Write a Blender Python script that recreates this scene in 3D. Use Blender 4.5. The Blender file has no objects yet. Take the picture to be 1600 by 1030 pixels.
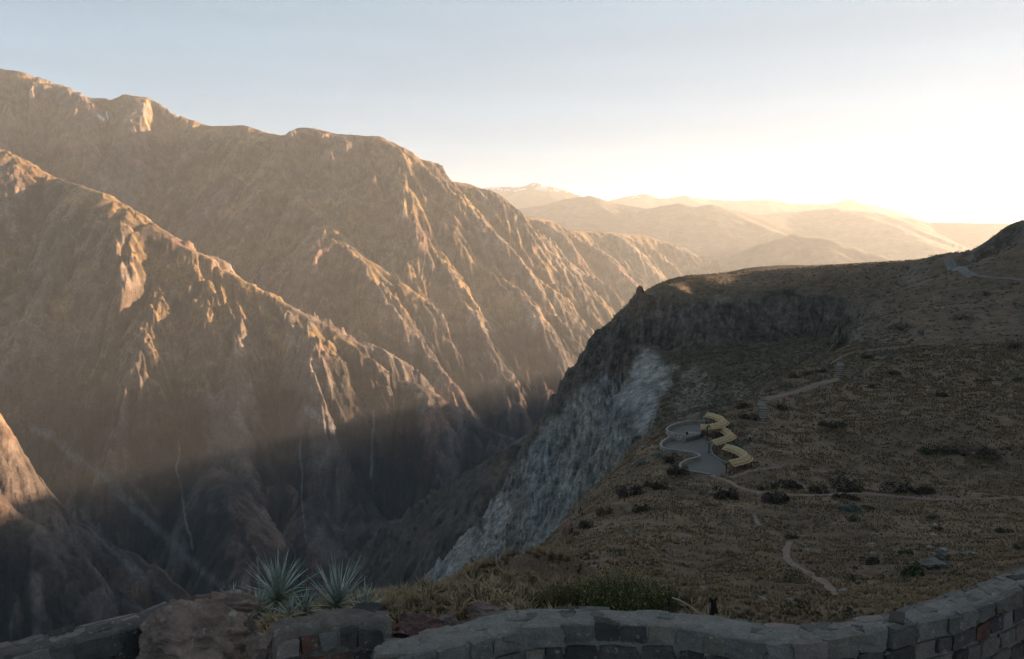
import bpy, bmesh, math, random
import numpy as np
from mathutils import Vector, Matrix

C = bpy.context.scene.collection
rng = np.random.RandomState(7)
random.seed(7)
R = math.radians

# ------------------------------------------------------------------ camera, sky, sun, exposure
FPX, CX, CY, HORIZON = 1244.4, 800.0, 515.0, 400.0      # focal length and centre in pixels of the 1600 x 1030 photograph
PITCH = math.atan((CY - HORIZON) / FPX)
sc = bpy.context.scene
cam_d = bpy.data.cameras.new('camera'); cam = bpy.data.objects.new('camera', cam_d); C.objects.link(cam)
cam_d.lens = 28.0; cam_d.sensor_width = 36.0; cam_d.clip_start = 0.1; cam_d.clip_end = 120000.0
cam.location = (0, 0, 0); cam.rotation_euler = (math.pi / 2 - PITCH, 0, 0)
sc.camera = cam

SUN_AZ, SUN_EL = 62.0, 8.0          # degrees right of the view direction, above the horizon
w = bpy.data.worlds.new('World'); sc.world = w; w.use_nodes = True
nt = w.node_tree; nt.nodes.clear()
sky = nt.nodes.new('ShaderNodeTexSky'); sky.sky_type = 'NISHITA'; sky.sun_disc = False
sky.sun_elevation = R(SUN_EL); sky.sun_rotation = R(SUN_AZ); sky.altitude = 3700; sky.air_density = 1.0; sky.dust_density = 0.5; sky.ozone_density = 1.0
bg = nt.nodes.new('ShaderNodeBackground'); bg.inputs['Strength'].default_value = 0.05
wo = nt.nodes.new('ShaderNodeOutputWorld')
# a thin, even veil of high cloud whitens the sky, with faint streaks
tc = nt.nodes.new('ShaderNodeTexCoord'); mp = nt.nodes.new('ShaderNodeMapping'); mp.inputs['Scale'].default_value = (1.2, 1.2, 14); mp.inputs['Rotation'].default_value = (0, R(5), 0)
nz = nt.nodes.new('ShaderNodeTexNoise'); nz.inputs['Scale'].default_value = 1.6; nz.inputs['Detail'].default_value = 6; nz.inputs['Roughness'].default_value = 0.6; nz.inputs['Distortion'].default_value = 0.3
cr = nt.nodes.new('ShaderNodeMapRange'); cr.inputs['From Min'].default_value = 0.4; cr.inputs['From Max'].default_value = 0.75; cr.inputs['To Min'].default_value = 0.97; cr.inputs['To Max'].default_value = 1.10
ml = nt.nodes.new('ShaderNodeMix'); ml.data_type = 'RGBA'; ml.blend_type = 'MULTIPLY'; ml.inputs[0].default_value = 1; ml.inputs[7].default_value = (.14, .13, .125, 1)
vl = nt.nodes.new('ShaderNodeMix'); vl.data_type = 'RGBA'; vl.blend_type = 'ADD'; vl.inputs[0].default_value = 1; vl.inputs[7].default_value = (.92, 1.41, 1.82, 1); vl.clamp_result = False
ms = nt.nodes.new('ShaderNodeVectorMath'); ms.operation = 'SCALE'
nt.links.new(tc.outputs['Generated'], mp.inputs[0]); nt.links.new(mp.outputs[0], nz.inputs['Vector']); nt.links.new(nz.outputs[0], cr.inputs['Value'])
nt.links.new(sky.outputs[0], ml.inputs[6]); nt.links.new(ml.outputs[2], vl.inputs[6]); nt.links.new(vl.outputs[2], ms.inputs[0]); nt.links.new(cr.outputs[0], ms.inputs['Scale'])
nt.links.new(ms.outputs[0], bg.inputs[0]); nt.links.new(bg.outputs[0], wo.inputs[0])

sd = bpy.data.lights.new('sun', 'SUN'); so = bpy.data.objects.new('sun', sd); C.objects.link(so)
sd.energy = 5.0; sd.angle = R(0.5); sd.color = (1.0, 0.69, 0.41)
SDIR = Vector((math.sin(R(SUN_AZ)) * math.cos(R(SUN_EL)), math.cos(R(SUN_AZ)) * math.cos(R(SUN_EL)), math.sin(R(SUN_EL))))
so.rotation_euler = (-SDIR).to_track_quat('-Z', 'Y').to_euler()
sc.view_settings.view_transform = 'Standard'; sc.view_settings.look = 'None'
sc.view_settings.exposure = 2.5; sc.view_settings.gamma = 1.0; sc.view_settings.use_curve_mapping = False
sc.render.engine = 'CYCLES'
cy = sc.cycles
cy.use_denoising = True; cy.max_bounces = 5; cy.diffuse_bounces = 2; cy.glossy_bounces = 1; cy.transmission_bounces = 2
cy.volume_bounces = 1; cy.transparent_max_bounces = 4; cy.use_adaptive_sampling = True; cy.adaptive_threshold = 0.02
cy.caustics_reflective = False; cy.caustics_refractive = False

# ------------------------------------------------------------------ numeric helpers
cp, sp = math.cos(PITCH), math.sin(PITCH)
def U(px, py, Y):
    """world point that the photograph shows at (px, py), at forward distance Y"""
    a = (px - CX) / FPX; b = -(py - CY) / FPX
    dy = cp + b * sp; dz = -sp + b * cp
    return np.array([a * Y / dy, Y, dz * Y / dy])
def project(x, y, z):
    fwd = y * cp - z * sp; up = y * sp + z * cp
    fwd = np.maximum(fwd, 1e-3)
    return CX + FPX * x / fwd, CY - FPX * up / fwd

def hash2(ix, iy, seed=0):
    n = (ix.astype(np.int64) * 374761393 + iy.astype(np.int64) * 668265263 + seed * 982451653) & 0xffffffff
    n = ((n ^ (n >> 13)) * 1274126177) & 0xffffffff
    n = ((n ^ (n >> 16)) * 2246822519) & 0xffffffff
    n = n ^ (n >> 15)
    return ((n & 0xffff) / 65535.0).astype(np.float32), (((n >> 16) & 0xffff) / 65535.0).astype(np.float32)
def vnoise(x, y, seed=0):
    """gradient noise, about -1..1"""
    ix = np.floor(x); iy = np.floor(y); fx = (x - ix).astype(np.float32); fy = (y - iy).astype(np.float32)
    ix = ix.astype(np.int64); iy = iy.astype(np.int64)
    u = fx * fx * fx * (fx * (fx * 6 - 15) + 10); v = fy * fy * fy * (fy * (fy * 6 - 15) + 10)
    def g(dx, dy):
        a, _ = hash2(ix + dx, iy + dy, seed); a = a * 6.2831853
        return np.cos(a) * (fx - dx) + np.sin(a) * (fy - dy)
    n0 = g(0, 0) * (1 - u) + g(1, 0) * u; n1 = g(0, 1) * (1 - u) + g(1, 1) * u
    return (n0 * (1 - v) + n1 * v) * 1.5
def fbm(x, y, octaves=4, seed=0, gain=0.5):
    s = 0; a = 1.0
    for k in range(octaves):
        s = s + a * vnoise(x, y, seed + k * 17); x = x * 2.03 + 11.3; y = y * 2.03 - 7.1; a *= gain
    return s
def smooth(a, b, x):
    t = np.clip((x - a) / (b - a), 0, 1); return t * t * (3 - 2 * t)

def gullies(x, y, gx, gy, wl, octaves, strength=1.0, seed=3, gain=0.5, slope_ref=0.5):
    """erosion gullies that run down the slope and branch, octave by octave"""
    h = np.zeros_like(x, dtype=np.float32)
    gx = gx.astype(np.float32).copy(); gy = gy.astype(np.float32).copy(); amp = wl * 0.16 * strength; f = 1.0 / wl
    for o in range(octaves):
        s = np.sqrt(gx * gx + gy * gy) + 1e-5
        m = np.minimum(s / slope_ref, 1.0)
        px_, py_ = -gy / s * m, gx / s * m
        X = (x * f).astype(np.float64); Y = (y * f).astype(np.float64)
        ix = np.floor(X); iy = np.floor(Y); fx = (X - ix).astype(np.float32); fy = (Y - iy).astype(np.float32)
        ix = ix.astype(np.int64); iy = iy.astype(np.int64)
        va = np.zeros_like(h); vd = np.zeros_like(h); wt = np.zeros_like(h)
        for i in (-1, 0, 1, 2):
            for j in (-1, 0, 1, 2):
                ha, hb = hash2(ix + i, iy + j, seed + o * 31)
                ax = fx - i + (ha - 0.5) * 0.9; ay = fy - j + (hb - 0.5) * 0.9
                d2 = ax * ax + ay * ay; wgt = np.exp(-2.2 * d2)
                mag = (ax * px_ + ay * py_) * 6.2831853
                va += wgt * np.cos(mag); vd -= wgt * np.sin(mag); wt += wgt
        va /= wt; vd /= wt
        h += amp * va if o == 0 else amp * (.6 * va - 1.1 * np.abs(va) + .22)      # sharp little crests
        k = amp * f * 6.28 * 0.9
        gx += k * vd * px_; gy += k * vd * py_
        f *= 2.0; amp *= gain; X = None
    return h

def crest_field(x, y, lines):
    """height of slopes falling away from every 3D crest line, with the index of the winning line and the distance to it"""
    H = np.full(x.shape, -9e9, np.float32); W = np.zeros(x.shape, np.int8); D = np.full(x.shape, 9e9, np.float32)
    for li, (pts, k, curve, tag_) in enumerate(lines):
        for a, b in zip(pts[:-1], pts[1:]):
            ex, ey = b[0] - a[0], b[1] - a[1]; L2 = ex * ex + ey * ey + 1e-6
            t = np.clip(((x - a[0]) * ex + (y - a[1]) * ey) / L2, 0, 1)
            d = np.sqrt((x - a[0] - t * ex) ** 2 + (y - a[1] - t * ey) ** 2)
            d = np.sqrt(d * d + 400) - 20; h = a[2] + t * (b[2] - a[2]) - k * d
            if curve > 0: h += k * .68 * 700 * curve * (1 - np.exp(-d / (700 * curve)))     # rounded crest, steeper flanks
            m = h > H
            H = np.where(m, h, H); W[m] = tag_; D = np.where(m, d, D)
    return H, W, D

def L(tag_, k, curve, *p):
    return (np.array([U(*q) for q in p]), k, curve, tag_)
def densify(line, n, jit, seed):
    pts, k, c, t_ = line
    out = []
    r_ = np.random.RandomState(seed)
    for a, b in zip(pts[:-1], pts[1:]):
        for i in range(n):
            q = a + (b - a) * i / n
            if i: q = q + r_.uniform(-1, 1, 3) * np.linalg.norm(b - a) * jit * np.array([1, 1, .35])
            out.append(q)
    out.append(pts[-1])
    return (np.array(out), k, c, t_)

def polar_rows(base, cols_tan, r0, r1, nr, dense=1400, wlog=0.25, blur=9):
    """for every column, distances that follow the ground evenly as the eye meets it"""
    lr = np.linspace(math.log(r0), math.log(r1), dense)
    r = np.exp(lr)
    sub = cols_tan[::5] if len(cols_tan) > 60 else cols_tan
    ca = 1 / np.sqrt(1 + sub ** 2)
    X = (r[None, :] * (sub * ca)[:, None]); Yy = r[None, :] * ca[:, None]
    z = base(X, Yy)
    ang = z / r[None, :]
    top = np.maximum.accumulate(ang, axis=1)
    seen = np.where(ang[:, 1:] >= top[:, 1:] - .008, 1.0, 0.25)
    dm = (np.abs(np.diff(ang, axis=1)) + wlog * np.diff(lr)[None, :]) * seen
    for ax_, kn in ((0, blur), (1, 5)):
        pw = [(0, 0), (0, 0)]; pw[ax_] = (kn // 2, kn // 2); q_ = np.cumsum(np.pad(np.pad(dm, pw, mode='edge'), [(1, 0) if a_ == ax_ else (0, 0) for a_ in (0, 1)]), axis=ax_)
        dm = (q_[kn:] - q_[:-kn]) / kn if ax_ == 0 else (q_[:, kn:] - q_[:, :-kn]) / kn
    cum = np.concatenate([np.zeros((len(sub), 1)), np.cumsum(dm, axis=1)], axis=1)
    cum /= cum[:, -1:]
    q = np.linspace(0, 1, nr)
    rows = np.array([np.interp(q, cum[i], lr) for i in range(len(sub))])
    out = np.array([np.interp(cols_tan, sub, rows[:, j]) for j in range(nr)]).T
    return np.exp(out)

def grid_object(name, X, Y, Z, mat, keep=None, attrs=None, smooth_=True, kind='structure'):
    """one mesh from a grid of points; keep says which quads stay"""
    n, m = X.shape
    idx = np.arange(n * m).reshape(n, m)
    a, b, c, d = idx[:-1, :-1], idx[1:, :-1], idx[1:, 1:], idx[:-1, 1:]
    F = np.stack([a, b, c, d], -1).reshape(-1, 4)
    if keep is not None: F = F[keep.reshape(-1)]
    used = np.zeros(n * m, bool); used[F.reshape(-1)] = True
    remap = np.cumsum(used) - 1
    V = np.stack([X, Y, Z], -1).reshape(-1, 3)[used].astype(np.float32)
    F = remap[F]
    me = bpy.data.meshes.new(name)
    me.vertices.add(len(V)); me.vertices.foreach_set('co', V.ravel())
    me.loops.add(F.size); me.loops.foreach_set('vertex_index', F.ravel().astype(np.int32))
    me.polygons.add(len(F)); me.polygons.foreach_set('loop_start', np.arange(0, F.size, 4, dtype=np.int32))
    me.polygons.foreach_set('loop_total', np.full(len(F), 4, np.int32))
    if smooth_: me.polygons.foreach_set('use_smooth', np.ones(len(F), bool))
    for k, v in (attrs or {}).items():
        v = v.reshape(n * m, -1)[used]
        if v.shape[1] == 1:
            at = me.attributes.new(k, 'FLOAT', 'POINT'); at.data.foreach_set('value', v.ravel().astype(np.float32))
        else:
            v4 = np.ones((len(v), 4), np.float32); v4[:, :3] = v[:, :3]
            at = me.attributes.new(k, 'FLOAT_COLOR', 'POINT'); at.data.foreach_set('color', v4.ravel())
    me.update(calc_edges=True); me.materials.append(mat)
    o = bpy.data.objects.new(name, me); C.objects.link(o)
    if kind: o['kind'] = kind
    return o

def seg_dist(px, py, pts):
    d = np.full(px.shape, 1e9, np.float32)
    for (ax, ay), (bx, by) in zip(pts[:-1], pts[1:]):
        ex, ey = bx - ax, by - ay; t = np.clip(((px - ax) * ex + (py - ay) * ey) / (ex * ex + ey * ey + 1e-9), 0, 1)
        d = np.minimum(d, np.hypot(px - ax - t * ex, py - ay - t * ey))
    return d
def inside(px, py, poly):
    c = np.zeros(px.shape, bool); n = len(poly)
    for i in range(n):
        x1, y1 = poly[i]; x2, y2 = poly[(i + 1) % n]
        if y1 == y2: continue
        c ^= ((y1 > py) != (y2 > py)) & (px < (x2 - x1) * (py - y1) / (y2 - y1) + x1)
    return c
def soft_inside(px, py, poly, w_):
    """1 inside, 0 outside, w_ wide edge, roughened by the caller"""
    s = np.where(inside(px, py, poly), 1, -1) * seg_dist(px, py, poly + [poly[0]])
    return smooth(-w_, w_, s)

# ------------------------------------------------------------------ materials
def new_mat(name):
    m = bpy.data.materials.new(name); m.use_nodes = True
    b = m.node_tree.nodes['Principled BSDF']; b.inputs['Roughness'].default_value = 0.95
    b.inputs['Specular IOR Level'].default_value = 0.15
    return m, m.node_tree, b
def nn(t, kind, **kw):
    n = t.nodes.new(kind)
    for k, v in kw.items():
        if k.startswith('i_'): n.inputs[k[2:].replace('_', ' ')].default_value = v
        else: setattr(n, k, v)
    return n
def mixc(t, fac, a, b, mode='MIX'):
    n = t.nodes.new('ShaderNodeMix'); n.data_type = 'RGBA'; n.blend_type = mode; n.clamp_result = False
    for sock, v in ((n.inputs[0], fac), (n.inputs[6], a), (n.inputs[7], b)):
        if isinstance(v, bpy.types.NodeSocket): t.links.new(v, sock)
        elif isinstance(v, (tuple, list)): sock.default_value = (*v[:3], 1)
        else: sock.default_value = v
    return n.outputs[2]
def ramp(t, src, stops):
    n = t.nodes.new('ShaderNodeValToRGB'); t.links.new(src, n.inputs[0])
    e = n.color_ramp.elements
    while len(e) < len(stops): e.new(0.5)
    for el, (p, c) in zip(e, stops):
        el.position = p; el.color = (c, c, c, 1) if not isinstance(c, (tuple, list)) else (*c, 1)
    return n.outputs[0]
def noise(t, scale, detail=4, rough=0.55, coord=None, kind='ShaderNodeTexNoise'):
    n = t.nodes.new(kind); n.inputs['Scale'].default_value = scale
    if 'Detail' in n.inputs: n.inputs['Detail'].default_value = detail
    if 'Roughness' in n.inputs: n.inputs['Roughness'].default_value = rough
    if coord is None:
        g = t.nodes.new('ShaderNodeNewGeometry'); coord = g.outputs['Position']
    t.links.new(coord, n.inputs['Vector'])
    return n.outputs[0]
def bump(t, b, height, dist, strength=1.0):
    n = t.nodes.new('ShaderNodeBump'); n.inputs['Distance'].default_value = dist; n.inputs['Strength'].default_value = strength
    t.links.new(height, n.inputs['Height']); t.links.new(n.outputs[0], b.inputs['Normal'])

def land_material(name, n1, n2, d1, rocky=False):
    """colour from the per-point ground cover attribute, varied by noise at two sizes"""
    m, t, b = new_mat(name)
    at = nn(t, 'ShaderNodeAttribute', attribute_name='cover')
    a = ramp(t, noise(t, n1, 6, 0.65), [(0.32, 0.55), (0.68, 1.45)])
    c = ramp(t, noise(t, n2, 4, 0.65), [(0.3, 0.6), (0.7, 1.4)])
    col = mixc(t, 1.0, mixc(t, 1.0, at.outputs['Color'], a, 'MULTIPLY'), c, 'MULTIPLY')
    t.links.new(col, b.inputs['Base Color'])
    if rocky:
        ra = nn(t, 'ShaderNodeAttribute', attribute_name='rocky')
        f1 = noise(t, .16, 9, .68); f2 = noise(t, .55, 6, .65)
        cr_ = ramp(t, f1, [(.34, .55), (.5, 1.0), (.66, 1.45)])
        t.links.new(mixc(t, ra.outputs['Fac'], col, mixc(t, 1.0, col, cr_, 'MULTIPLY')), b.inputs['Base Color'])
        h1 = nn(t, 'ShaderNodeMath', operation='MULTIPLY'); t.links.new(f1, h1.inputs[0]); t.links.new(ra.outputs['Fac'], h1.inputs[1])
        h2 = nn(t, 'ShaderNodeMath', operation='MULTIPLY_ADD'); t.links.new(h1.outputs[0], h2.inputs[0]); h2.inputs[1].default_value = 26.0
        t.links.new(noise(t, n2 * 0.7, 6, 0.7), h2.inputs[2]); bump(t, b, h2.outputs[0], d1)
    else: bump(t, b, noise(t, n2 * 0.7, 6, 0.7), d1)
    return m
# ------------------------------------------------------------------ the canyon's far side: mountains traced as crest lines
K = 1000.0
canyon = [
 # the great mountain: skyline
 densify(L(1, 1.0, .25, (-420, 60, 6.8*K), (-200, 85, 6.9*K), (0, 107, 7.0*K), (30, 112, 6.9*K), (50, 128, 6.9*K), (95, 133, 6.9*K), (130, 152, 6.9*K), (172, 155, 7.0*K), (198, 148, 7.1*K), (232, 153, 7.1*K), (262, 174, 7.1*K), (290, 185, 7.1*K), (325, 197, 7.0*K), (380, 196, 6.8*K), (405, 206, 6.7*K), (440, 212, 6.5*K), (463, 208, 6.35*K), (472, 200, 6.3*K), (490, 201, 6.3*K), (530, 210, 6.3*K), (590, 213, 6.2*K)), 3, .04, 1),
 densify(L(1, 1.0, .25, (590, 213, 6.2*K), (620, 228, 6.2*K), (640, 243, 6.3*K), (665, 265, 6.4*K), (690, 280, 6.5*K), (728, 287, 6.7*K), (752, 300, 6.9*K), (785, 330, 7.3*K), (800, 335, 7.6*K), (860, 345, 8.2*K), (880, 358, 8.5*K), (910, 362, 9.0*K), (1000, 366, 9.8*K), (1040, 378, 10.2*K), (1100, 402, 10.7*K), (1140, 421, 11*K), (1220, 470, 11.5*K)), 3, .04, 2),
 # its spurs
 densify(L(1, 1.1, .2, (490, 201, 6.3*K), (530, 232, 6.25*K), (590, 272, 6.2*K), (640, 292, 6.1*K), (690, 330, 6.0*K), (735, 372, 5.95*K), (770, 425, 5.9*K), (800, 480, 5.8*K), (855, 545, 5.7*K), (900, 612, 5.6*K), (930, 680, 5.5*K)), 2, .04, 3),
 densify(L(1, 1.1, .15, (620, 228, 6.25*K), (665, 270, 6.3*K), (730, 318, 6.3*K), (770, 372, 6.35*K), (800, 418, 6.35*K), (850, 455, 6.3*K), (905, 485, 6.3*K), (968, 528, 6.3*K), (1010, 600, 6.2*K)), 2, .04, 4),
 densify(L(1, 1.1, .15, (752, 300, 6.95*K), (800, 350, 6.9*K), (850, 400, 6.85*K), (900, 455, 6.8*K), (950, 500, 6.7*K)), 2, .04, 45),
 densify(L(1, 1.0, .2, (800, 335, 7.6*K), (850, 385, 7.5*K), (880, 425, 7.4*K), (930, 470, 7.3*K), (985, 520, 7.2*K), (1050, 600, 7.0*K)), 2, .04, 5),
 densify(L(1, 1.0, .2, (910, 362, 9.0*K), (940, 400, 8.9*K), (985, 450, 8.8*K), (1040, 520, 8.6*K)), 2, .04, 6),
 densify(L(1, 1.0, .15, (472, 200, 6.3*K), (480, 260, 5.9*K), (500, 330, 5.4*K), (525, 375, 5.1*K), (562, 402, 4.95*K)), 2, .04, 7),
 densify(L(1, 1.2, .2, (562, 402, 4.95*K), (590, 450, 4.9*K), (620, 510, 4.85*K), (660, 555, 4.8*K), (700, 595, 4.75*K), (745, 630, 4.7*K), (800, 685, 4.6*K)), 1, .02, 71),
 densify(L(1, 1.2, .16, (562, 402, 4.95*K), (620, 440, 4.95*K), (690, 500, 4.95*K), (750, 565, 4.9*K), (800, 640, 4.9*K), (840, 700, 4.85*K)), 1, .02, 72),
 densify(L(1, 1.2, .16, (600, 415, 5.15*K), (640, 425, 5.2*K), (700, 462, 5.2*K), (760, 520, 5.2*K), (820, 590, 5.15*K), (870, 650, 5.1*K)), 1, .02, 73),
 densify(L(1, 1.15, .08, (525, 375, 5.1*K), (545, 420, 5.0*K), (560, 455, 4.9*K), (575, 520, 4.8*K)), 1, .02, 74),
 densify(L(1, 1.1, .15, (640, 292, 6.1*K), (655, 345, 5.95*K), (690, 400, 5.85*K), (740, 450, 5.75*K), (790, 530, 5.6*K)), 2, .04, 75),
 densify(L(1, 1.1, .12, (530, 232, 6.25*K), (545, 290, 6.0*K), (580, 340, 5.85*K), (620, 385, 5.7*K)), 2, .04, 76),
 densify(L(1, 1.1, .12, (440, 212, 6.5*K), (450, 260, 6.2*K), (470, 310, 5.9*K), (490, 370, 5.6*K), (520, 440, 5.2*K), (545, 520, 4.9*K)), 2, .05, 8),
 densify(L(1, 1.1, .12, (380, 196, 6.8*K), (400, 250, 6.5*K), (425, 300, 6.2*K), (450, 370, 5.8*K), (490, 430, 5.4*K), (510, 520, 4.9*K)), 2, .06, 9),
 densify(L(1, .95, .15, (198, 148, 7.1*K), (225, 200, 6.9*K), (270, 260, 6.5*K), (320, 310, 6.2*K), (390, 370, 5.8*K), (430, 430, 5.4*K)), 2, .06, 10),
 densify(L(1, 1.1, .15, (95, 133, 6.9*K), (125, 160, 6.85*K), (155, 200, 6.8*K), (190, 240, 6.6*K), (230, 300, 6.3*K)), 2, .05, 11),
 densify(L(1, 1.1, .15, (0, 107, 7.0*K), (40, 145, 6.95*K), (70, 185, 6.9*K), (110, 235, 6.7*K)), 2, .05, 12),
 densify(L(1, 1.1, .15, (-100, 90, 7.0*K), (-50, 130, 6.8*K), (0, 170, 6.7*K), (40, 210, 6.6*K)), 2, .05, 42),
 # the middle ridge that comes down from the left
 densify(L(2, 1.25, .16, (-300, 120, 4.6*K), (-120, 190, 4.35*K), (0, 230, 4.2*K), (30, 245, 4.15*K), (80, 275, 4.1*K), (160, 302, 4.0*K), (200, 325, 3.95*K), (250, 366, 3.9*K)), 2, .03, 12),
 densify(L(2, 1.3, .5, (250, 366, 3.9*K), (300, 400, 3.9*K), (350, 426, 3.9*K), (420, 465, 3.9*K), (470, 495, 3.85*K), (520, 522, 3.85*K), (560, 565, 3.8*K), (578, 584, 3.8*K), (604, 590, 3.8*K), (650, 600, 3.75*K), (700, 640, 3.7*K), (760, 668, 3.65*K), (812, 692, 3.6*K), (850, 740, 3.5*K)), 2, .03, 13),
 densify(L(2, 1.25, .34, (250, 366, 3.9*K), (285, 430, 3.8*K), (330, 478, 3.72*K), (385, 535, 3.65*K), (425, 595, 3.6*K), (490, 665, 3.5*K), (520, 712, 3.4*K), (570, 745, 3.35*K), (612, 795, 3.25*K), (640, 870, 3.1*K)), 2, .04, 14),
 densify(L(2, 1.25, .3, (300, 400, 3.88*K), (345, 455, 3.8*K), (400, 500, 3.78*K), (450, 560, 3.72*K), (500, 615, 3.65*K), (560, 690, 3.5*K)), 2, .04, 15),
 densify(L(2, 1.25, .3, (350, 426, 3.9*K), (400, 475, 3.86*K), (460, 520, 3.82*K), (510, 575, 3.78*K), (560, 640, 3.7*K)), 2, .04, 43),
 densify(L(2, 1.1, .12, (604, 590, 3.8*K), (630, 650, 3.65*K), (660, 720, 3.5*K), (700, 800, 3.3*K)), 2, .05, 16),
 densify(L(2, 1.1, .12, (700, 640, 3.7*K), (735, 700, 3.55*K), (765, 770, 3.4*K)), 2, .05, 17),
 densify(L(2, 1.1, .16, (0, 250, 4.2*K), (40, 330, 3.95*K), (85, 395, 3.8*K), (135, 440, 3.75*K), (150, 478, 3.7*K), (140, 520, 3.55*K)), 2, .04, 18),
 densify(L(2, 1.1, .12, (-60, 290, 4.1*K), (0, 345, 3.9*K), (50, 400, 3.75*K), (95, 470, 3.6*K), (100, 540, 3.4*K)), 2, .04, 44),
 densify(L(2, 1.1, .12, (80, 275, 4.1*K), (120, 320, 4.0*K), (150, 370, 3.9*K), (200, 440, 3.8*K), (240, 520, 3.6*K), (290, 610, 3.45*K), (330, 700, 3.3*K)), 2, .05, 19),
 densify(L(2, 1.1, .12, (160, 302, 4.0*K), (195, 365, 3.9*K), (250, 440, 3.8*K), (290, 500, 3.7*K), (340, 580, 3.55*K), (390, 660, 3.4*K), (440, 740, 3.2*K)), 2, .05, 46),
 # buttresses low in the gorge and the lower spur on this side
 densify(L(2, 1.3, .08, (480, 660, 3.5*K), (476, 720, 3.3*K), (485, 800, 3.05*K), (500, 880, 2.8*K)), 2, .05, 61),
 densify(L(2, 1.3, .08, (540, 640, 3.6*K), (545, 720, 3.35*K), (575, 800, 3.1*K), (590, 880, 2.85*K)), 2, .05, 62),
 densify(L(2, 1.3, .08, (300, 640, 3.4*K), (330, 720, 3.1*K), (370, 800, 2.85*K), (400, 880, 2.6*K)), 2, .05, 63),
 densify(L(3, 1.2, .08, (905, 640, 1.5*K), (865, 668, 1.5*K), (812, 700, 1.48*K), (770, 735, 1.45*K), (720, 785, 1.42*K), (680, 840, 1.4*K), (640, 900, 1.36*K), (600, 950, 1.3*K)), 2, .04, 64),
 densify(L(3, 1.2, .08, (770, 735, 1.45*K), (735, 800, 1.4*K), (715, 850, 1.36*K), (690, 930, 1.3*K)), 2, .04, 65),
 # the near ridge at the left edge
 densify(L(3, 2.5, .05, (-440, 380, 1.75*K), (-230, 490, 1.8*K), (-100, 575, 1.9*K), (-48, 610, 1.95*K), (-25, 660, 1.98*K), (0, 705, 2.0*K), (55, 760, 2.05*K), (82, 792, 2.06*K), (155, 845, 2.1*K), (235, 885, 2.15*K), (300, 935, 2.2*K), (380, 1000, 2.2*K)), 2, .05, 21),
 densify(L(3, 1.8, .08, (-100, 700, 1.6*K), (0, 790, 1.62*K), (70, 835, 1.65*K), (150, 905, 1.7*K), (200, 960, 1.7*K)), 2, .05, 22),
]
def canyon_floor(x, y): return -1500.0 + 0.05 * y + 0 * x
def canyon_base(x, y):
    H, W, D = crest_field(x, y, canyon)
    return np.maximum(H, canyon_floor(x, y))
cols = np.concatenate([np.linspace(-1.02, -.66, 60, endpoint=False), np.linspace(-.66, .34, 800)])
lr_ = np.linspace(math.log(1150.), math.log(12000.), 920)
rr = np.exp(np.broadcast_to(lr_, (len(cols), 920)))
ca = 1 / np.sqrt(1 + cols ** 2)
GX = rr * (cols * ca)[:, None]; GY = rr * ca[:, None]
GX = GX.astype(np.float32); GY = GY.astype(np.float32)
wx = 60 * fbm(GX / 500, GY / 500, 3, 5); wy = 60 * fbm(GX / 500, GY / 500, 3, 9)
near_crest = lambda D: smooth(10, 300, D)
def cb(x, y):
    H, W, D = crest_field(x, y, canyon); return H, W, D
H0, W0, D0 = cb(GX, GY)
m_ = .8 * smooth(20, 260, D0)
x_, y_ = GX + wx * m_, GY + wy * m_
H0, W0, D0 = cb(x_, y_)
Hx = cb(x_ + 25, y_)[0]; Hy = cb(x_, y_ + 25)[0]
gx_, gy_ = (Hx - H0) / 25, (Hy - H0) / 25
er = gullies(GX, GY, gx_, gy_, 980., 2, .75, 19, .5) + gullies(GX, GY, gx_, gy_, 400., 6, 1.45, 3, .52)
er = np.where(er > 0, er * smooth(20, 260, D0), er); er = np.minimum(er, 14 + .22 * D0); er = er + (W0 == 3) * (1 - 2.2 * np.abs(fbm(GX / 70, GY / 70, 5, 44, .6))) * 17; amp = .12 + .88 * smooth(0, 240, D0)
rough = 1.1 - 2.2 * np.abs(fbm(GX / 95, GY / 95, 5, 40, .6))
Z0 = H0 + er * amp + rough * 9 * (0.2 + .8 * amp)
fl = canyon_floor(GX, GY) + 6 * fbm(GX / 200, GY / 200, 3, 4)
Z0 = np.maximum(Z0, fl)

# ground cover: rock, dry grass, scree, set where the photograph shows each
px, py = project(GX, GY, Z0)
dzr = np.gradient(Z0, axis=1) / np.maximum(np.gradient(rr, axis=1), .5)
steep = smooth(.7, 1.5, np.abs(dzr))
n_big = fbm(GX / 400, Z0 / 400 + GY / 700, 4, 50)
grass_c = np.array([.185, .122, .066]); rock_c = np.array([.088, .066, .054]); red_c = np.array([.15, .085, .062]); pale_c = np.array([.17, .135, .11]); scree_c = np.array([.078, .080, .086])
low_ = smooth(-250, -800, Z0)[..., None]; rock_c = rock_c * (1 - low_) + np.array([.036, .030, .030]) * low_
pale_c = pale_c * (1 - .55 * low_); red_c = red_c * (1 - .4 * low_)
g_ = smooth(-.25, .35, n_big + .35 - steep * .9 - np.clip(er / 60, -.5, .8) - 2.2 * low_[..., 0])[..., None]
cover = rock_c * (1 - g_) + grass_c * g_
r_ = (smooth(.1, .6, fbm(GX / 260, Z0 / 320, 4, 60)) * .6)[..., None]; cover = cover * (1 - r_) + red_c * r_
r_ = (smooth(.25, .6, fbm(GX / 90, Z0 / 160, 4, 61)) * .55 * (1 - g_[..., 0] * .6))[..., None]; cover = cover * (1 - r_) + pale_c * r_
cover = cover * (1 + (np.clip(er / 28 + .9 * (rough - .2), -.6, 1.3) * (.35 + .65 * low_[..., 0])) * .75)[..., None]  # paler crests, darker gullies: relief shading put into the colour, strongest in the gorge
wob = 3 * fbm(px / 25, py / 25, 3, 77)
fr_ = fbm(GX / 40, GY / 40, 3, 78)
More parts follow.
